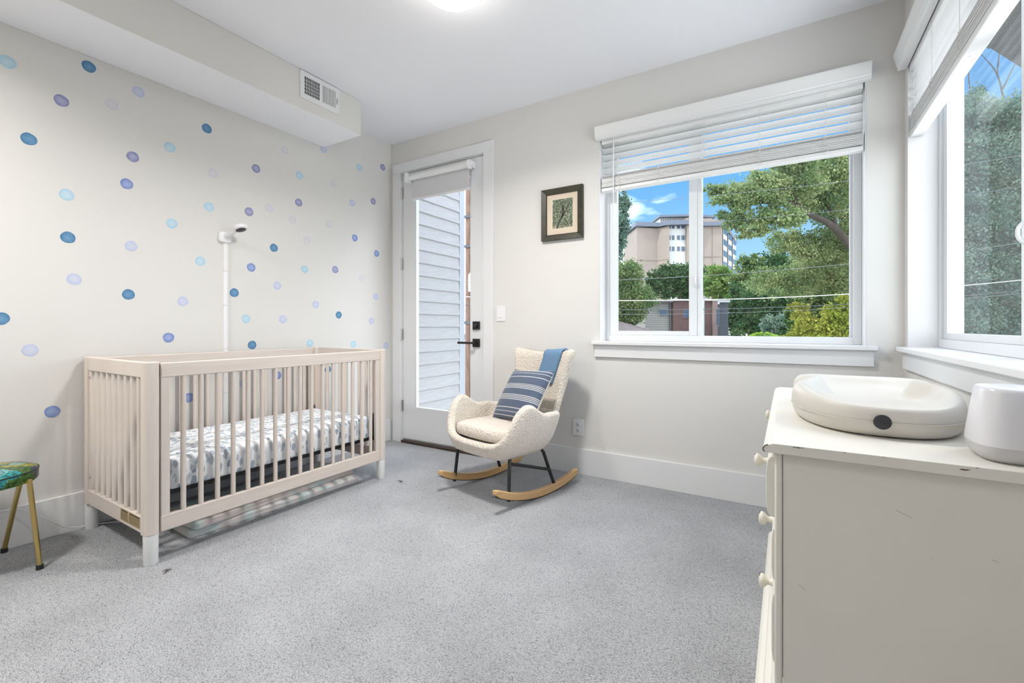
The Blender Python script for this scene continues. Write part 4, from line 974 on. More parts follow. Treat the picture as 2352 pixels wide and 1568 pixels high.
sm_ = [(pcx + outline(a)[0]*1.0005*pinch(outline(a)[1]), pcy + outline(a)[1]*1.0005, DTZ+0.045) for a in ang]
MB().tube(sm_, 0.0012, 5, closed=True).build('seam', M['pad'], pd, smooth=60)
dd = Vector((-0.02, -1, 0.10)).normalized(); dx3 = Vector((1, 0, 0)); dz3 = dx3.cross(dd)
bd = disc(MB(), Vector((3.335, pcy-PL-0.0002, DTZ+0.046)), dd, dx3, dz3, [(0.0185, -0.010), (0.0185, 0.002), (0.017, 0.003)], 28).build('badge', M['paddot'], pd, smooth=40)
for qx, qz in ((0, 0), (-0.007, 0.001), (0.007, 0.001), (-0.004, -0.006), (0.004, -0.006), (0, -0.010)):
    disc(MB(), Vector((3.335+qx, pcy-PL-0.0034, DTZ+0.046+qz)), dd, dx3, dz3, [(0.0012, -0.001), (0.0012, 0.0004)], 10).build('badge_mark', M['blackplastic'], bd)

# white device beside the pad
dv = thing('sound_machine', 'white tapered plastic device standing at the dresser edge', 'device', (3.553, 1.395, DTZ))
dc = (3.556, 1.410)
def rsq(r, z, e=0.62):
    out = []
    for k in range(48):
        a = 2*math.pi*k/48; c, s = math.cos(a), math.sin(a)
        out.append((dc[0]+r*math.copysign(abs(c)**e, c), dc[1]+r*math.copysign(abs(s)**e, s), DTZ+z))
    return out
MB().loft([rsq(0.055, 0.001), rsq(0.064, 0.003), rsq(0.072, 0.010), rsq(0.0775, 0.022), rsq(0.079, 0.036)]).build('device_base', M['devbase'], dv, smooth=40)
MB().loft([rsq(0.0792, 0.0362), rsq(0.0775, 0.06), rsq(0.071, 0.11), rsq(0.066, 0.150), rsq(0.064, 0.156), rsq(0.060, 0.159), rsq(0.03, 0.160)]).build('device_shell', M['device'], dv, smooth=40)

# two loose threads standing up from the carpet
tmat = mat('dark thread', (0.10, 0.09, 0.085), 0.9)
for (x, y), lab in (((0.852, 0.891), 'small dark carpet snag in front of the near crib foot'), ((0.889, 2.229), 'small dark carpet snag beyond the far crib foot')):
    r = thing('carpet_snag', lab, 'carpet snag', (x, y, 0.0), group='loose carpet threads')
    for q in range(7):
        a_ = random.uniform(0, 6.28); l_ = random.uniform(0.012, 0.028)
        MB().tube([(x+0.3*l_*math.cos(a_+2), y+0.3*l_*math.sin(a_+2), 0.001), (x+0.3*l_*math.cos(a_), y+0.3*l_*math.sin(a_), 0.007), (x+l_*math.cos(a_), y+l_*math.sin(a_), 0.003)], 0.0015, 5).build('thread', tmat, r, smooth=60)

# ================================================================== outside
GZ = -3.6
tag(MB().box(-150, 170, 4.0, 260, GZ-0.5, GZ).build('ground', mat('pale concrete yard', (0.44, 0.42, 0.38), 0.95, noise=(0.25, (0.30, 0.30, 0.22), 0.4, 0.75))), 'pale paved ground far below the windows', 'ground', kind='structure')

# lap-sided return wall seen through the glazed door
M['siding'] = mat('pale grey fibre cement siding', (0.31, 0.31, 0.315), 0.7, noise=(5, (0.27, 0.27, 0.275), 0.35, 0.7, (1, 1.2, 14)), bump=(6, 0.5, 0.012))
SX = -0.57; SY0, SY1 = YB+WT, 4.72
lw = thing('siding_wall', 'pale grey lap siding wall outside the glazed door', 'wall', (SX, 4.0, GZ))
me = MB().prism([(SX+0.004, 0), (SX+0.026, 0), (SX+0.008, 0.166), (SX, 0.166)], 'y', SY0, SY1).mesh('siding_board', M['siding'])
for i in range(30):
    inst('siding_board', me, lw, (0, 0, -1.05 + 0.150*i))
MB().box(SX-0.12, SX, SY0, SY1, GZ, 3.6).build('wall_core', M['siding'], lw)
MB().box(SX-0.12, SX+0.028, SY1, SY1+0.10, GZ, 3.6).build('corner_board', mat('grey corner board', (0.28, 0.30, 0.33), 0.6), lw, bevel=0.004)

def frame_at(px, d, roty=0.0):
    """axes of a building facing the viewer: right, away, origin on the ground line of pixel column px"""
    p = at(px, 750, d); a = YAW + roty
    return Vector((p.x, p.y, 0)), Vector((math.cos(a), math.sin(a), 0)), Vector((-math.sin(a), math.cos(a), 0))
class Bld:
    def __init__(self, px, d, roty=0.0): self.o, self.r, self.w = frame_at(px, d, roty)
    def P(self, x, y, z): return self.o + self.r*x + self.w*y + Vector((0, 0, z))
    def box(self, x0, x1, y0, y1, z0, z1):
        P = self.P
        return MB().add([P(x0,y0,z0),P(x1,y0,z0),P(x1,y1,z0),P(x0,y1,z0),P(x0,y0,z1),P(x1,y0,z1),P(x1,y1,z1),P(x0,y1,z1)], [(0,3,2,1),(4,5,6,7),(0,1,5,4),(1,2,6,5),(2,3,7,6),(3,0,4,7)])
    def prism(self, poly, z0, z1):
        n = len(poly); V = [self.P(x, y, z0) for x, y in poly] + [self.P(x, y, z1) for x, y in poly]
        return MB().add(V, [tuple(range(n)), tuple(range(2*n-1, n-1, -1))] + [(i, i+n, (i+1)%n+n, (i+1)%n) for i in range(n)])

# --- tall apartment block
D = 120.0; K = D/FPX
ap = thing('apartment_block', 'tall beige apartment block rising behind the trees', 'building', tuple(at(1560, 750, D).xy) + (GZ,))
B = Bld(1463, D); zof = lambda py: 1.05 + (750-py)*K
xo = lambda px: (px-1463)*K
M['beige'] = mat('tan precast panel', (0.25, 0.212, 0.185), 0.85, noise=(0.25, (0.23, 0.193, 0.168), 0.35, 0.7))
M['bwhite'] = mat('white spandrel', (0.44, 0.45, 0.46), 0.7); M['roofdark'] = mat('dark roof fascia', (0.10, 0.12, 0.16), 0.6)
M['bglass'] = mat('dark building glass', (0.035, 0.06, 0.10), 0.12); M['joint'] = mat('panel joint', (0.20, 0.16, 0.13), 0.9)
zr = zof(522)
wing = B.prism([(xo(1463), 0), (xo(1513), 1.2), (xo(1533), -1.6), (xo(1533), 14), (xo(1463), 14)], GZ, zr).build('left_wing', M['beige'], ap)
core = B.prism([(xo(1531), -0.5), (xo(1573), -0.5), (xo(1573), 14), (xo(1531), 14)], GZ, zof(513)).build('window_bay', M['bwhite'], ap)
rw = B.prism([(xo(1572), -1.6), (xo(1612), 0.2), (xo(1657), 0.0), (xo(1793), 24), (xo(1572), 24)], GZ, zof(503)).build('right_wing', M['beige'], ap)
for pxj in (1481, 1498):
    B.box(xo(pxj)-.06, xo(pxj)+.06, 0.32+ (pxj-1463)/50*1.0, 0.6+(pxj-1463)/50*1.2, GZ, zr-.3).build('panel_joint', M['joint'], ap)
B.prism([(xo(1463)-.1, -.12), (xo(1513), 1.08), (xo(1533), -1.72), (xo(1533), -1.5), (xo(1513), 1.4), (xo(1463)-.1, .2)], zof(597.5), zof(596)).build('panel_joint', M['joint'], ap)
for pxj in (1615, 1636):
    B.box(xo(pxj)-.06, xo(pxj)+.06, -0.03, 0.5, GZ, zof(508)).build('panel_joint', M['joint'], ap)
B.box(xo(1613), xo(1656), -0.05, 0.4, zof(590), zof(588.8)).build('panel_joint', M['joint'], ap)
B.prism([(xo(1458), -1.2), (xo(1513), 0.0), (xo(1533), -2.8), (xo(1574), -2.8), (xo(1612), -1.0), (xo(1660), -1.2), (xo(1802), 25), (xo(1600), 26), (xo(1458), 16)], zof(520), zof(511)).build('roof_slab', M['roofdark'], ap)
wmesh = {}
for row, py in enumerate((515, 540.5, 566)):
    for a, b in ((1532.5, 1540), (1540.5, 1548.5), (1552, 1561), (1562, 1571.5)):
        w = B.box(xo(a), xo(b), -0.56, -0.3, zof(py+12.5), zof(py)).build('window', M['bwhite'], ap)
        B.box(xo(a)+.12, xo(b)-.12, -0.60, -0.4, zof(py+12.3)+.1, zof(py)-.1).build('pane', M['bglass'], w)
# narrow window strips on the receding side
for k in range(3):
    t0 = 0.06 + 0.32*k; bx_, by_ = xo(1657) + (xo(1793)-xo(1657))*t0, 24*t0; ex, ey = xo(1657) + (xo(1793)-xo(1657))*(t0+0.16), 24*(t0+0.16)
    st_ = B.prism([(bx_+.05, by_-.35), (ex+.35, ey-.35), (ex+.35, ey+.1), (bx_+.05, by_+.1)], GZ, zof(508)).build('white_strip', M['bwhite'], ap)
    for row in range(7):
        zc = zof(520) - 3.0*row
        B.prism([(bx_+.3, by_-.1), (ex+.45, ey-.35), (ex+.45, ey), (bx_+.3, by_+.4)], zc-1.6, zc).build('window', M['bglass'], ap)
ph = B.box(xo(1530), xo(1655), 5, 12, zof(512), zof(490)).build('penthouse', M['bwhite'], ap)
lat = MB(); P = B.P
x = xo(1531)
while x < xo(1598):
    for i in range(6):
        zc = zof(509) + (zof(491)-zof(509))*(i+.5)/6
        lat.v += []
        q = B.box(x+.10, x+.42, 4.85, 5.02, zc-.13+(0.0), zc+.13); lat.add(q.v, q.f)
    x += 0.62
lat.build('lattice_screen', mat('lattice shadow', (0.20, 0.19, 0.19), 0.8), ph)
B.prism([(xo(1526), 4), (xo(1600), 3.0), (xo(1662), 4.5), (xo(1662), 13), (xo(1526), 13)], zof(490), zof(485)).build('penthouse_roof', M['roofdark'], ap)

# --- low brick and siding building in front of it
D = 34.0; K = D/FPX
B = Bld(1490, D, math.radians(4)); xo = lambda px: (px-1490)*K
br = thing('brick_building', 'low dark red brick building with flat roof below the apartment block', 'building', tuple(at(1600, 750, D).xy) + (GZ,))
def brickmat():
    m, N, L, b = nodes('dark red brick'); tc = N.new('ShaderNodeTexCoord'); mp = N.new('ShaderNodeMapping'); mp.inputs['Rotation'].default_value = (math.radians(90), 0, 0)
    L.new(tc.outputs['Object'], mp.inputs[0]); t = N.new('ShaderNodeTexBrick'); t.inputs['Scale'].default_value = 4.0
    t.inputs['Color1'].default_value = (0.085, 0.045, 0.043, 1); t.inputs['Color2'].default_value = (0.07, 0.037, 0.037, 1); t.inputs['Mortar'].default_value = (0.12, 0.085, 0.08, 1)
    L.new(mp.outputs[0], t.inputs['Vector']); L.new(t.outputs['Color'], b.inputs['Base Color']); b.inputs['Roughness'].default_value = 0.9
    return m
M['brick'] = brickmat(); M['greysiding'] = mat('weathered grey siding', (0.19, 0.19, 0.18), 0.85)
B.box(xo(1549), xo(1650), 0, 6, GZ, zof(690)).build('brick_wall', M['brick'], br)
B.box(xo(1650), xo(1697), 1.0, 7, GZ, zof(688)).build('side_wall', mat('slate blue wall', (0.06, 0.072, 0.09), 0.8), br)
B.box(xo(1548), xo(1651), -0.15, 6.1, zof(690), zof(686.5)).build('parapet_cap', mat('pale cap', (0.42, 0.42, 0.43), 0.6), br)
B.box(xo(1666), xo(1698), 0.8, 7.1, zof(692), zof(687)).build('parapet_cap', mat('grey cap', (0.35, 0.36, 0.38), 0.6), br)
core = B.box(xo(1486), xo(1549), 0.4, 6, GZ, zof(692)).build('siding_core', M['greysiding'], br)
for k in range(16):
    z = zof(693) - 0.17*k - 0.17
    B.prism([(xo(1486), 0.36), (xo(1545), 0.36), (xo(1545), 0.42), (xo(1486), 0.42)], z, z+0.15).build('siding_board', M['greysiding'], br)
B.box(xo(1480), xo(1552), 0.0, 6, zof(694), zof(689)).build('eave', mat('dark eave', (0.06, 0.06, 0.065), 0.7), br)
B.box(xo(1542.5), xo(1546), 0.2, 0.3, GZ, zof(692)).build('downpipe', mat('dark pipe', (0.05, 0.05, 0.055), 0.5), br)
w = B.box(xo(1517), xo(1539), 0.28, 0.5, zof(724.5), zof(708.5)).build('window', M['greysiding'], br)
B.box(xo(1518.5), xo(1537.5), 0.26, 0.5, zof(723), zof(710)).build('pane', M['bglass'], w)
w = B.box(xo(1569), xo(1586), -0.05, 0.2, zof(731), zof(708)).build('window', mat('brick window frame', (0.12, 0.07, 0.06), .7), br)
B.box(xo(1571), xo(1584), -0.07, 0.2, zof(729), zof(710)).build('pane', M['bglass'], w)
w = B.box(xo(1647), xo(1656), -0.1, 0.3, zof(748), zof(706)).build('window', mat('tall frame', (0.22, 0.16, 0.16), .7), br)
B.box(xo(1649), xo(1655), -0.13, 0.3, zof(746), zof(709)).build('pane', M['bglass'], w)
B.box(xo(1640), xo(1652), -0.12, 0.1, GZ, zof(690)).build('pilaster', mat('pink brown pilaster', (0.17, 0.12, 0.115), 0.85), br)
B.box(xo(1659), xo(1667), 0.5, 1.2, zof(697), zof(692)).build('wall_lamp', M['bwhite'], br)
for px, py, nm in ((1500, 681, 'roof_unit'), (1646, 682, 'roof_unit')):
    ac = B.box(xo(px-7), xo(px+7), 1.4, 1.9, zof(690), zof(py-2)).build(nm, mat('grey unit', (0.24, 0.25, 0.28), 0.6), br)
for px in (1524, 1559):
    MB().tube([B.P(xo(px), 1.2, zof(691)), B.P(xo(px), 1.2, zof(679))], 0.035, 8).build('vent_stack', M['bwhite'], br)
mp_ = thing('vent_pipe', 'slim white vent pipe in front of the brick wall', 'pipe', tuple(at(1616, 750, 33).xy) + (GZ,))
p0 = at(1616, 775, 33); p1 = at(1616, 695, 33)
MB().tube([(p0.x, p0.y, GZ), tuple(p1)], 0.055, 10).build('pipe_shaft', M['bwhite'], mp_, smooth=50)
MB().lathe([(0.07, 0), (0.07, 0.09), (0.03, 0.12)], tuple(p1), 10).build('pipe_cap', M['bwhite'], mp_, smooth=40)
# --- shingle roof, lower left
rf = thing('shingle_roof', 'low grey-brown shingle roof at the lower left of the slider window', 'roof', tuple(at(1450, 760, 22).xy) + (GZ,))
M['shingle'] = multi('grey brown shingles', 14, [(0.0, (0.075, 0.065, 0.065)), (0.5, (0.12, 0.10, 0.10)), (1.0, (0.16, 0.14, 0.135))], 0.9, kind='voronoi', stretch=(1, 1, 3))
D = 22.0; K = D/FPX; B = Bld(1400, D); xo = lambda px: (px-1400)*K
B_ = B.P; e0, e1, rid0, rid1 = (xo(1330), 0), (xo(1565), 0), (xo(1340), 3.2), (xo(1448), 3.2)
ze, zrd = zof(778), 1.05 + (750-737)/FPX*25.2
MB().add([B_(*e0, ze), B_(*e1, ze), B_(*rid1, zrd), B_(*rid0, zrd), B_(xo(1330), 6.4, ze), B_(xo(1565), 6.4, ze)], [(0,1,2,3), (1,5,2), (5,4,3,2), (4,0,3), (0,4,5,1)]).build('roof_deck', M['shingle'], rf)
MB().tube([B_(*rid1, zrd), B_(*e1, ze)], 0.05, 6).build('hip_cap', M['shingle'], rf)
B.box(xo(1340), xo(1555), 0.3, 6.1, GZ, ze).build('house_wall', M['greysiding'], rf)
B.box(xo(1420), xo(1430), 0.9, 1.4, ze+.25, ze+.62).build('roof_vent', mat('dark vent', (0.05, 0.05, 0.055), 0.6), rf)

# --- overhead lines: each a long wire with a little sag
M['wire'] = mat('grey wire', (0.11, 0.125, 0.14), 0.6); M['wirew'] = mat('pale wire', (0.5, 0.52, 0.53), 0.5); M['wired'] = mat('dark wire', (0.05, 0.06, 0.07), 0.6)
WIRES = [(466, 413, 10.5, 0.0050, 'wire', 'topmost thin overhead wire crossing the sky above the apartment roof'), (523, 479, 10.5, 0.0040, 'wire', 'faint overhead wire crossing the apartment roof line'),
 (643, 604, 10.5, 0.0060, 'wire', 'grey overhead wire crossing the middle of the round tree'), (690, 674, 10.5, 0.0095, 'wirew', 'thick pale overhead cable crossing at the brick roof line'),
 (711, 697, 10.5, 0.0080, 'wired', 'dark overhead cable just below the thick pale one'), (722, 705, 10.5, 0.0045, 'wire', 'thin overhead wire, lowest of those crossing the brick wall')]
for ya, yb, d, r, m_, lab in WIRES:
    A_, B2 = at(1412, ya, d), at(1967, yb, d*0.97); dv_ = B2-A_; pts = []
    for k in range(41):
        t = -0.9 + 3.0*k/40; p = A_ + dv_*t; p.z += 0.18*(t-0.5)**2 - 0.045; pts.append(tuple(p))
    tag(MB().tube(pts, r, 5).build('overhead_wire', M[m_], None, smooth=60, loc=tuple(A_)), lab, 'wire', 'overhead wires outside')

# --- things in the gap beside the siding wall
pp = at(1076, 500, 17)
up = thing('utility_pole', 'brown wooden utility pole in the gap beside the siding wall', 'pole', (pp.x, pp.y, GZ))
MB().tube([(pp.x, pp.y, GZ), (pp.x, pp.y, 7.5)], [0.13, 0.10], 14).build('pole_shaft', mat('weathered pole wood', (0.12, 0.07, 0.05), 0.9, noise=(8, (0.20, 0.13, 0.10), 0.4, 0.7, (3, 3, .3))), up, smooth=60)
MB().lathe([(0.10, 0), (0.11, 0.05), (0.11, 0.62), (0.05, 0.70)], (pp.x+0.16, pp.y-0.05, 2.35), 14).build('transformer', mat('pale transformer', (0.55, 0.60, 0.66), 0.5), up, smooth=40)
for zz in (1.15, 5.1, 4.0):
    MB().box(pp.x-0.20, pp.x+0.28, pp.y-0.16, pp.y-0.08, zz, zz+0.10).build('bracket', M['wired'], up)
gp = at(1082, 850, 26)
gs = thing('grey_garage', 'pale garage wall glimpsed low beside the siding corner', 'garage', (gp.x, gp.y, GZ))
for k in range(24):
    z = GZ + 0.25*k
    if z > 0.6: break
    MB().box(gp.x-3, gp.x+4, gp.y-0.02*1, gp.y+0.1, z, z+0.235).build('siding_board', M['siding'], gs)
MB().box(gp.x-3.2, gp.x+4.2, gp.y-0.3, gp.y+4, 0.62, 0.86).build('flat_roof', M['bwhite'], gs)
MB().box(gp.x-3, gp.x+4, gp.y+0.1, gp.y+4, GZ, 0.62).build('garage_body', M['siding'], gs)
# dark eave corner beyond the side window
aw = thing('dark_awning', 'dark grey slatted awning corner outside the side window', 'awning', tuple(at(2330, 90, 4.3).xy) + (1.05,))
c0 = at(2273, 103, 4.3); c1 = at(2358, 157, 4.45)
dn = Vector((0, -1, 0)); down = (c1-c0)
M['awn'] = mat('charcoal awning', (0.035, 0.037, 0.042), 0.8, noise=(18, (0.06, 0.06, 0.066), 0.4, 0.7, (1, 6, 1)))
e_ = down.normalized(); nn = e_.cross(dn).normalized()
MB().obox(c0 + down*1.4 + dn*1.3, e_, dn, nn, down.length*1.4, 1.3, 0.02).build('awning_panel', M['awn'], aw)
MB().obox(c0 + dn*1.3, e_, dn, nn, 0.02, 1.3, 0.032).build('edge_bar', mat('black awning edge', (0.012, 0.012, 0.013), 0.6), aw)
MB().tube([c0 + down*2.6 + dn*2.4, c0 + down*2.6 + dn*2.4 + Vector((0, 0, -6.0))], 0.05, 8).build('support_post', M['awn'], aw)

# --- trees
def leafmat(name, c1, c2, c3):
    m, N, L, b = nodes(name); g = N.new('ShaderNodeNewGeometry'); n = N.new('ShaderNodeTexNoise'); n.inputs['Scale'].default_value = 1.1; n.inputs['Detail'].default_value = 3
    L.new(g.outputs['Position'], n.inputs['Vector'])
    ad = N.new('ShaderNodeMath'); ad.operation = 'MULTIPLY_ADD'; ad.inputs[1].default_value = 0.35; L.new(g.outputs['Random Per Island'], ad.inputs[0]); L.new(n.outputs['Fac'], ad.inputs[2])
    r = ramp(N, [(0.42, c1), (0.66, c2), (0.9, c3)]); L.new(ad.outputs[0], r.inputs[0])
    d = N.new('ShaderNodeBsdfDiffuse'); t = N.new('ShaderNodeBsdfTranslucent'); mx = N.new('ShaderNodeMixShader'); mx.inputs[0].default_value = 0.45
    L.new(r.outputs[0], d.inputs[0]); L.new(r.outputs[0], t.inputs[0]); L.new(d.outputs[0], mx.inputs[1]); L.new(t.outputs[0], mx.inputs[2])
    L.new(mx.outputs[0], N['Material Output'].inputs[0]); return m
LM = {'mid': leafmat('mid green leaves', (0.055, 0.11, 0.045), (0.115, 0.19, 0.07), (0.24, 0.30, 0.13)),
      'dark': leafmat('dark green leaves', (0.03, 0.07, 0.035), (0.06, 0.12, 0.055), (0.12, 0.19, 0.085)),
      'yellow': leafmat('yellow green leaves', (0.15, 0.20, 0.035), (0.28, 0.32, 0.06), (0.44, 0.42, 0.11)),
      'blue': leafmat('blue green leaves', (0.06, 0.12, 0.10), (0.12, 0.20, 0.16), (0.23, 0.32, 0.25)),
      'light': leafmat('light green leaves', (0.09, 0.17, 0.05), (0.17, 0.27, 0.08), (0.28, 0.37, 0.14)),
      'airy': leafmat('airy pale green leaves', (0.11, 0.175, 0.085), (0.21, 0.28, 0.125), (0.37, 0.41, 0.21))}
M['bark'] = mat('dark bark', (0.035, 0.028, 0.024), 0.9, noise=(6, (0.07, 0.055, 0.045), 0.4, 0.7, (3, 3, .5)))
def leaves(blobs, size, dens):
    """blobs: (px, py, d, rx_px, ry_px[, rd_m]); one small folded quad per leaf"""
    V = []; 
    for b in blobs:
        px, py, d, rx, ry = b[:5]; k = d/FPX; c = np.array(at(px, py, d)); rd = b[5] if len(b) > 5 else min(rx, ry)*k*0.9
        nl = int(dens*rx*ry)
        q = RNG.normal(size=(nl, 3)); q /= np.linalg.norm(q, axis=1)[:, None]; q *= (RNG.random(nl)**0.45)[:, None]
        # clump: snap part way to a few sub-centres so the crown is lumpy with gaps
        nc = max(6, nl//55); cc_ = RNG.normal(size=(nc, 3)); cc_ /= np.linalg.norm(cc_, axis=1)[:, None]; cc_ *= (RNG.random(nc)**0.4)[:, None]
        idx = RNG.integers(0, nc, nl); q = cc_[idx] + RNG.normal(size=(nl, 3))*0.13
        R3, F3 = np.array([Rv[0], Rv[1], 0]), np.array([Fv[0], Fv[1], 0])
        pos = c + q[:, :1]*rx*k*R3 + q[:, 1:2]*rd*F3 + q[:, 2:]*ry*k*np.array([0, 0, 1])
        a = RNG.normal(size=(nl, 3)); a[:, 2] -= 0.5; a /= np.linalg.norm(a, axis=1)[:, None]
        t = RNG.normal(size=(nl, 3)); t -= a*(a*t).sum(1)[:, None]; t /= np.linalg.norm(t, axis=1)[:, None]
        s = size*(0.6 + 0.8*RNG.random(nl))[:, None]
        V.append(np.stack([pos - a*s*.5, pos + t*s*.32, pos + a*s*.5, pos - t*s*.32], 1).reshape(-1, 3))
    V = np.concatenate(V); n = len(V)//4
    me = bpy.data.meshes.new('foliage'); me.vertices.add(len(V)); me.vertices.foreach_set('co', V.ravel())
    me.loops.add(n*4); me.loops.foreach_set('vertex_index', np.arange(n*4)); me.polygons.add(n); me.polygons.foreach_set('loop_start', np.arange(n)*4)
    me.update(calc_edges=True); me.validate(); return me
def tree(name, label, cat, base, blobs, size, dens, leaf, limbs, group=None):
    r = thing(name, label, cat, tuple(base), group=group)
    me = leaves(blobs, size, dens); me.materials.append(LM[leaf]); o = bpy.data.objects.new('foliage', me); COL.objects.link(o); o.parent = r
    o.location = -Vector(base); o['kind'] = 'stuff'
    for i, (pts, r0, r1) in enumerate(limbs):
        k = [(j, *p) for j, p in enumerate(pts)]; m_ = (len(pts)-1)*5; path = [curve(k, (len(pts)-1)*j/m_) for j in range(m_+1)]
        MB().tube(path, [r0+(r1-r0)*j/m_ for j in range(m_+1)], 8).build('trunk' if i == 0 else 'branch', M['bark'], r, smooth=60)
    return r
def g(px, d): p = at(px, 750, d); return (p.x, p.y, GZ)
# large spreading tree between the two windows
D = 13.5
big_base = g(2035, D)
tree('large_tree', 'large spreading tree filling the right half of the slider window', 'tree', big_base,
  [(1900,390,13,75,55),(1820,420,12.5,80,50),(1740,440,12,75,35),(1680,455,12,60,28),(1780,500,12,70,35),(1690,500,12,40,28),(1720,525,12,45,22),(1880,470,13.5,80,45),(1950,430,14,60,70),(1950,540,14,50,55),(1870,560,14,70,40),(1810,560,14,55,28),
   (1850,640,15,70,45),(1930,640,15,60,50),(1770,650,15,60,35),(1990,360,13,60,60),(1830,360,12,60,30),(1990,480,14,50,70),(1760,410,12,50,25),(1650,440,12,36,18),(1905,600,14.5,60,40)], 0.072, 1.6, 'airy',
  [([big_base, at(2030, 760, D), at(2010, 640, D), at(1962, 575, D)], .24, .13), ([at(1962,575,D), at(1925,532,D-.3), at(1895,508,D-.5), at(1855,490,D-.8)], .12, .07), ([at(1855,490,D-.8), at(1800,470,D-1.2), at(1740,465,D-1.5)], .06, .025),
   ([at(1855,490,D-.8), at(1828,462,D-1), at(1815,430,D-1), at(1812,385,D-1)], .07, .02), ([at(1835,475,D-1), at(1790,455,D-1.2), at(1720,470,D-1.5)], .045, .012), ([at(1925,532,D-.3), at(1900,470,D), at(1870,420,D), at(1850,380,D)], .07, .015),
   ([at(1962,575,D), at(1985,480,D), at(1960,420,D), at(1930,380,D)], .12, .03), ([at(1828,462,D-1), at(1850,420,D-1), at(1838,375,D-1)], .035, .01)])
b0 = g(1425, 30)
tree('tall_tree', 'tall narrow grey-green tree at the left edge of the slider window', 'tree', b0, [(1420,470,30,24,38),(1418,520,30,30,45),(1408,580,30,26,40)], 0.17, 3.0, 'blue', [([b0, at(1412,600,30), at(1415,470,30)], .3, .06)])
b0 = g(1440, 26)
tree('leafy_tree', 'dense green leafy tree below the tall narrow one', 'tree', b0, [(1430,640,26,50,40),(1445,690,26,55,45),(1425,720,26,50,40),(1400,660,26,40,60)], 0.13, 3.6, 'mid', [([b0, at(1440,720,26), at(1432,640,26)], .25, .05)])
b0 = g(1560, 58)
tree('round_tree', 'round dark green tree in front of the apartment block', 'tree', b0, [(1545,640,58,48,32),(1590,630,58,45,28),(1520,655,58,35,28),(1570,665,58,45,24),(1492,640,58,12,12),(1625,650,58,25,24)], 0.36, 2.6, 'dark', [([b0, at(1562,700,58), at(1556,640,58)], .4, .1)])
b0 = g(1650, 50)
tree('light_tree', 'light green tree right of the window mullion before the apartment block', 'tree', b0, [(1640,640,50,34,28),(1665,625,50,24,24),(1630,665,50,26,22),(1690,665,50,18,22),(1663,675,50,26,26),(1690,692,50,20,22)], 0.30, 2.4, 'light', [([b0, at(1652,690,50), at(1646,640,50)], .25, .06)])
b0 = g(1718, 26)
tree('slender_tree', 'slender open tree with a forked trunk left of the big tree', 'tree', b0, [(1715,620,26,26,32),(1700,640,26,22,18),(1735,600,26,22,20),(1725,670,26,30,20)], 0.13, 1.8, 'mid',
  [([b0, at(1722,750,26), at(1715,690,26), at(1708,610,26)], .16, .04), ([at(1716,700,26), at(1738,660,26), at(1752,620,26)], .07, .02), ([at(1713,660,26), at(1695,620,26)], .05, .015)])
SHR = [('dark_shrub', 'dark green tall shrub right of the brick building', 1750, 20.5, [(1760,690,20.5,55,50),(1780,740,20.5,60,45),(1830,700,20.5,50,50),(1702,758,20.5,26,30)], .11, 1.8, 'dark'),
 ('broad_shrub', 'green shrub mass below the big tree crown', 1880, 16.3, [(1880,690,16.3,60,45),(1940,680,16.3,45,45),(1850,740,16.3,50,40)], .11, 1.7, 'mid'),
 ('yellow_shrub', 'yellow-green shrub in the lower right corner of the slider window', 1930, 12.5, [(1930,740,12.5,50,40),(1960,700,12.5,35,30),(1900,770,12.5,45,28)], .085, 1.7, 'yellow'),
 ('golden_shrub', 'golden green bush left of the corner yellow-green shrub', 1850, 13, [(1845,750,13,30,28),(1835,715,13.5,22,28),(1820,775,13,35,20)], .085, 1.7, 'yellow'),
 ('pale_shrub', 'airy grey-green bush between the sumac and golden bush', 1775, 15, [(1778,745,15,28,26),(1770,775,15,30,16)], .08, 1.5, 'blue')]
for nm, lab, px, d, bl, sz, dn_, lf in SHR:
    b0 = g(px, d); tree(nm, lab, 'shrub', b0, bl, sz, dn_, lf, [([b0, at(px, 790, d), at(px+4, bl[0][1], d)], .07, .02)])
BKT = [('hedge_tree', 'deep green tree behind the slender forked tree', 1745, 40, [(1740,660,40,50,55),(1720,720,40,45,50),(1700,725,40,28,45),(1705,670,40,22,30),(1780,620,40,45,45)], .26, 1.8, 'dark'),
 ('back_tree', 'mid green tree behind the shrubs under the big crown', 1830, 47, [(1830,650,47,60,60),(1880,600,47,50,50),(1820,730,47,60,55)], .24, 1.8, 'mid'),
 ('edge_tree', 'mid green tree behind the yellow-green corner shrub', 1930, 31, [(1930,640,31,60,70),(1960,560,31,45,60),(1920,730,31,60,55)], .22, 1.8, 'light')]
for nm, lab, px, d, bl, sz, dn_, lf in BKT:
    b0 = g(px, d); tree(nm, lab, 'tree', b0, bl, sz, dn_, lf, [([b0, at(px, 760, d), at(px+4, bl[0][1], d)], .22, .05)])
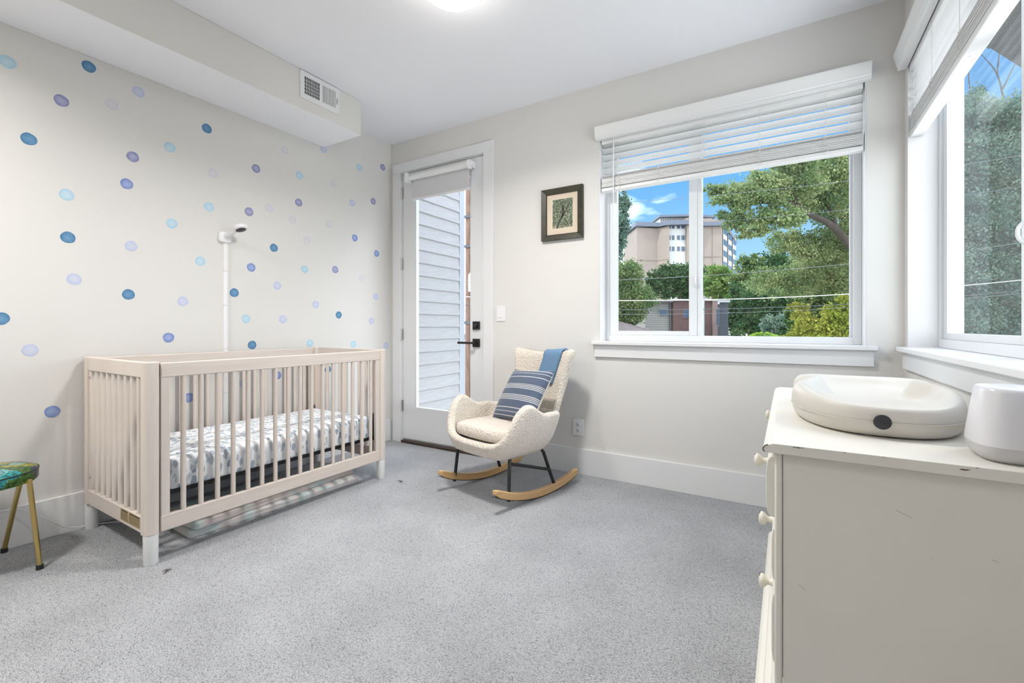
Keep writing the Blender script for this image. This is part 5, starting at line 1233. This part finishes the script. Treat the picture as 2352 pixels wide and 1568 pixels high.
# young sumac fronds just above the window edge
sm_b = g(1752, 11)
sumac = thing('sumac_plant', 'bright green sumac fronds at the lower edge of the slider window', 'plant', sm_b)
MB().tube([sm_b, tuple(at(1752, 785, 11))], 0.03, 8).build('stem', M['bark'], sumac)
me_l = MB().add([(-.011, 0, 0), (0, .05, .006), (.011, 0, 0), (0, -.012, 0)], [(0, 3, 2, 1)]).mesh('leaflet', leafmat('bright sumac', (.16, .30, .03), (.22, .38, .05), (.28, .42, .08)))
for k in range(11):
    a = math.radians(200 + 140*k/10) ; top = at(1752, 785, 11)
    dirr = Vector((Rv[0]*math.cos(math.radians(180-18*k)), Rv[1]*math.cos(math.radians(180-18*k)), 0))*0.36 + Vector((-Fv[0], -Fv[1], 0))*random.uniform(-.1, .15)
    pts = [top + dirr*t + Vector((0, 0, 0.26*math.sin(t*2.2)*(0.6+0.4*math.sin(math.radians(18*k))))) for t in [q/8 for q in range(9)]]
    fr = MB(); sd_ = dirr.normalized().cross(Vector((0, 0, 1)))
    fr.tube(pts, 0.004, 5)
    for t in range(1, 9):
        for sgn in (-1, 1):
            p = pts[t]; w = sd_*sgn*0.085*(1-.06*t) + Vector((0, 0, -0.035)); u_ = dirr.normalized()*0.016
            fr.add([p-u_, p+w*.5-u_*.8, p+w, p+w*.5+u_], [(0, 1, 2, 3)])
    fr.build('frond', me_l.materials[0], sumac)
# trees beyond the side window
b0 = g(2290, 15)
tree('side_tree', 'dark blue-green tree filling the side window', 'tree', b0,
  [(2230,260,14,50,60),(2290,300,14,70,70),(2360,300,14,60,80),(2240,380,14,70,70),(2330,420,14,80,80),(2230,500,14,70,70),(2320,560,14,80,80),(2230,620,14,60,60),(2300,680,14,80,60),(2230,730,14,60,60),(2350,700,14,70,80),(2290,780,14,90,60),(2400,500,14,80,200),(2150,560,15,70,160),(2090,460,15,60,120),(2160,330,15,60,60)], 0.08, 1.9, 'blue',
  [([b0, at(2290,760,15), at(2285,600,15), at(2300,420,15), at(2310,250,15)], .26, .05), ([at(2290,560,15), at(2330,480,14.5), at(2370,430,14.5)], .10, .03), ([at(2300,420,15), at(2250,330,14.5), at(2230,230,14.5)], .07, .02),
   ([at(2310,250,14.5), at(2290,170,14.5), at(2250,120,14.5)], .03, .008), ([at(2300,210,14.5), at(2330,150,14.5), at(2345,130,14.5)], .025, .006), ([at(2290,170,14.5), at(2300,90,14.5), at(2320,40,14.5)], .02, .006), ([at(2240,260,14.5), at(2225,160,14.5), at(2265,90,14.5)], .02, .006)])
b0 = g(2330, 24)
tree('distant_tree', 'olive tree showing low behind the dark tree of the side window', 'tree', b0, [(2330,700,24,60,60),(2250,690,24,60,60),(2390,640,24,60,90)], 0.16, 1.4, 'mid', [([b0, at(2330,700,24)], .2, .06)])
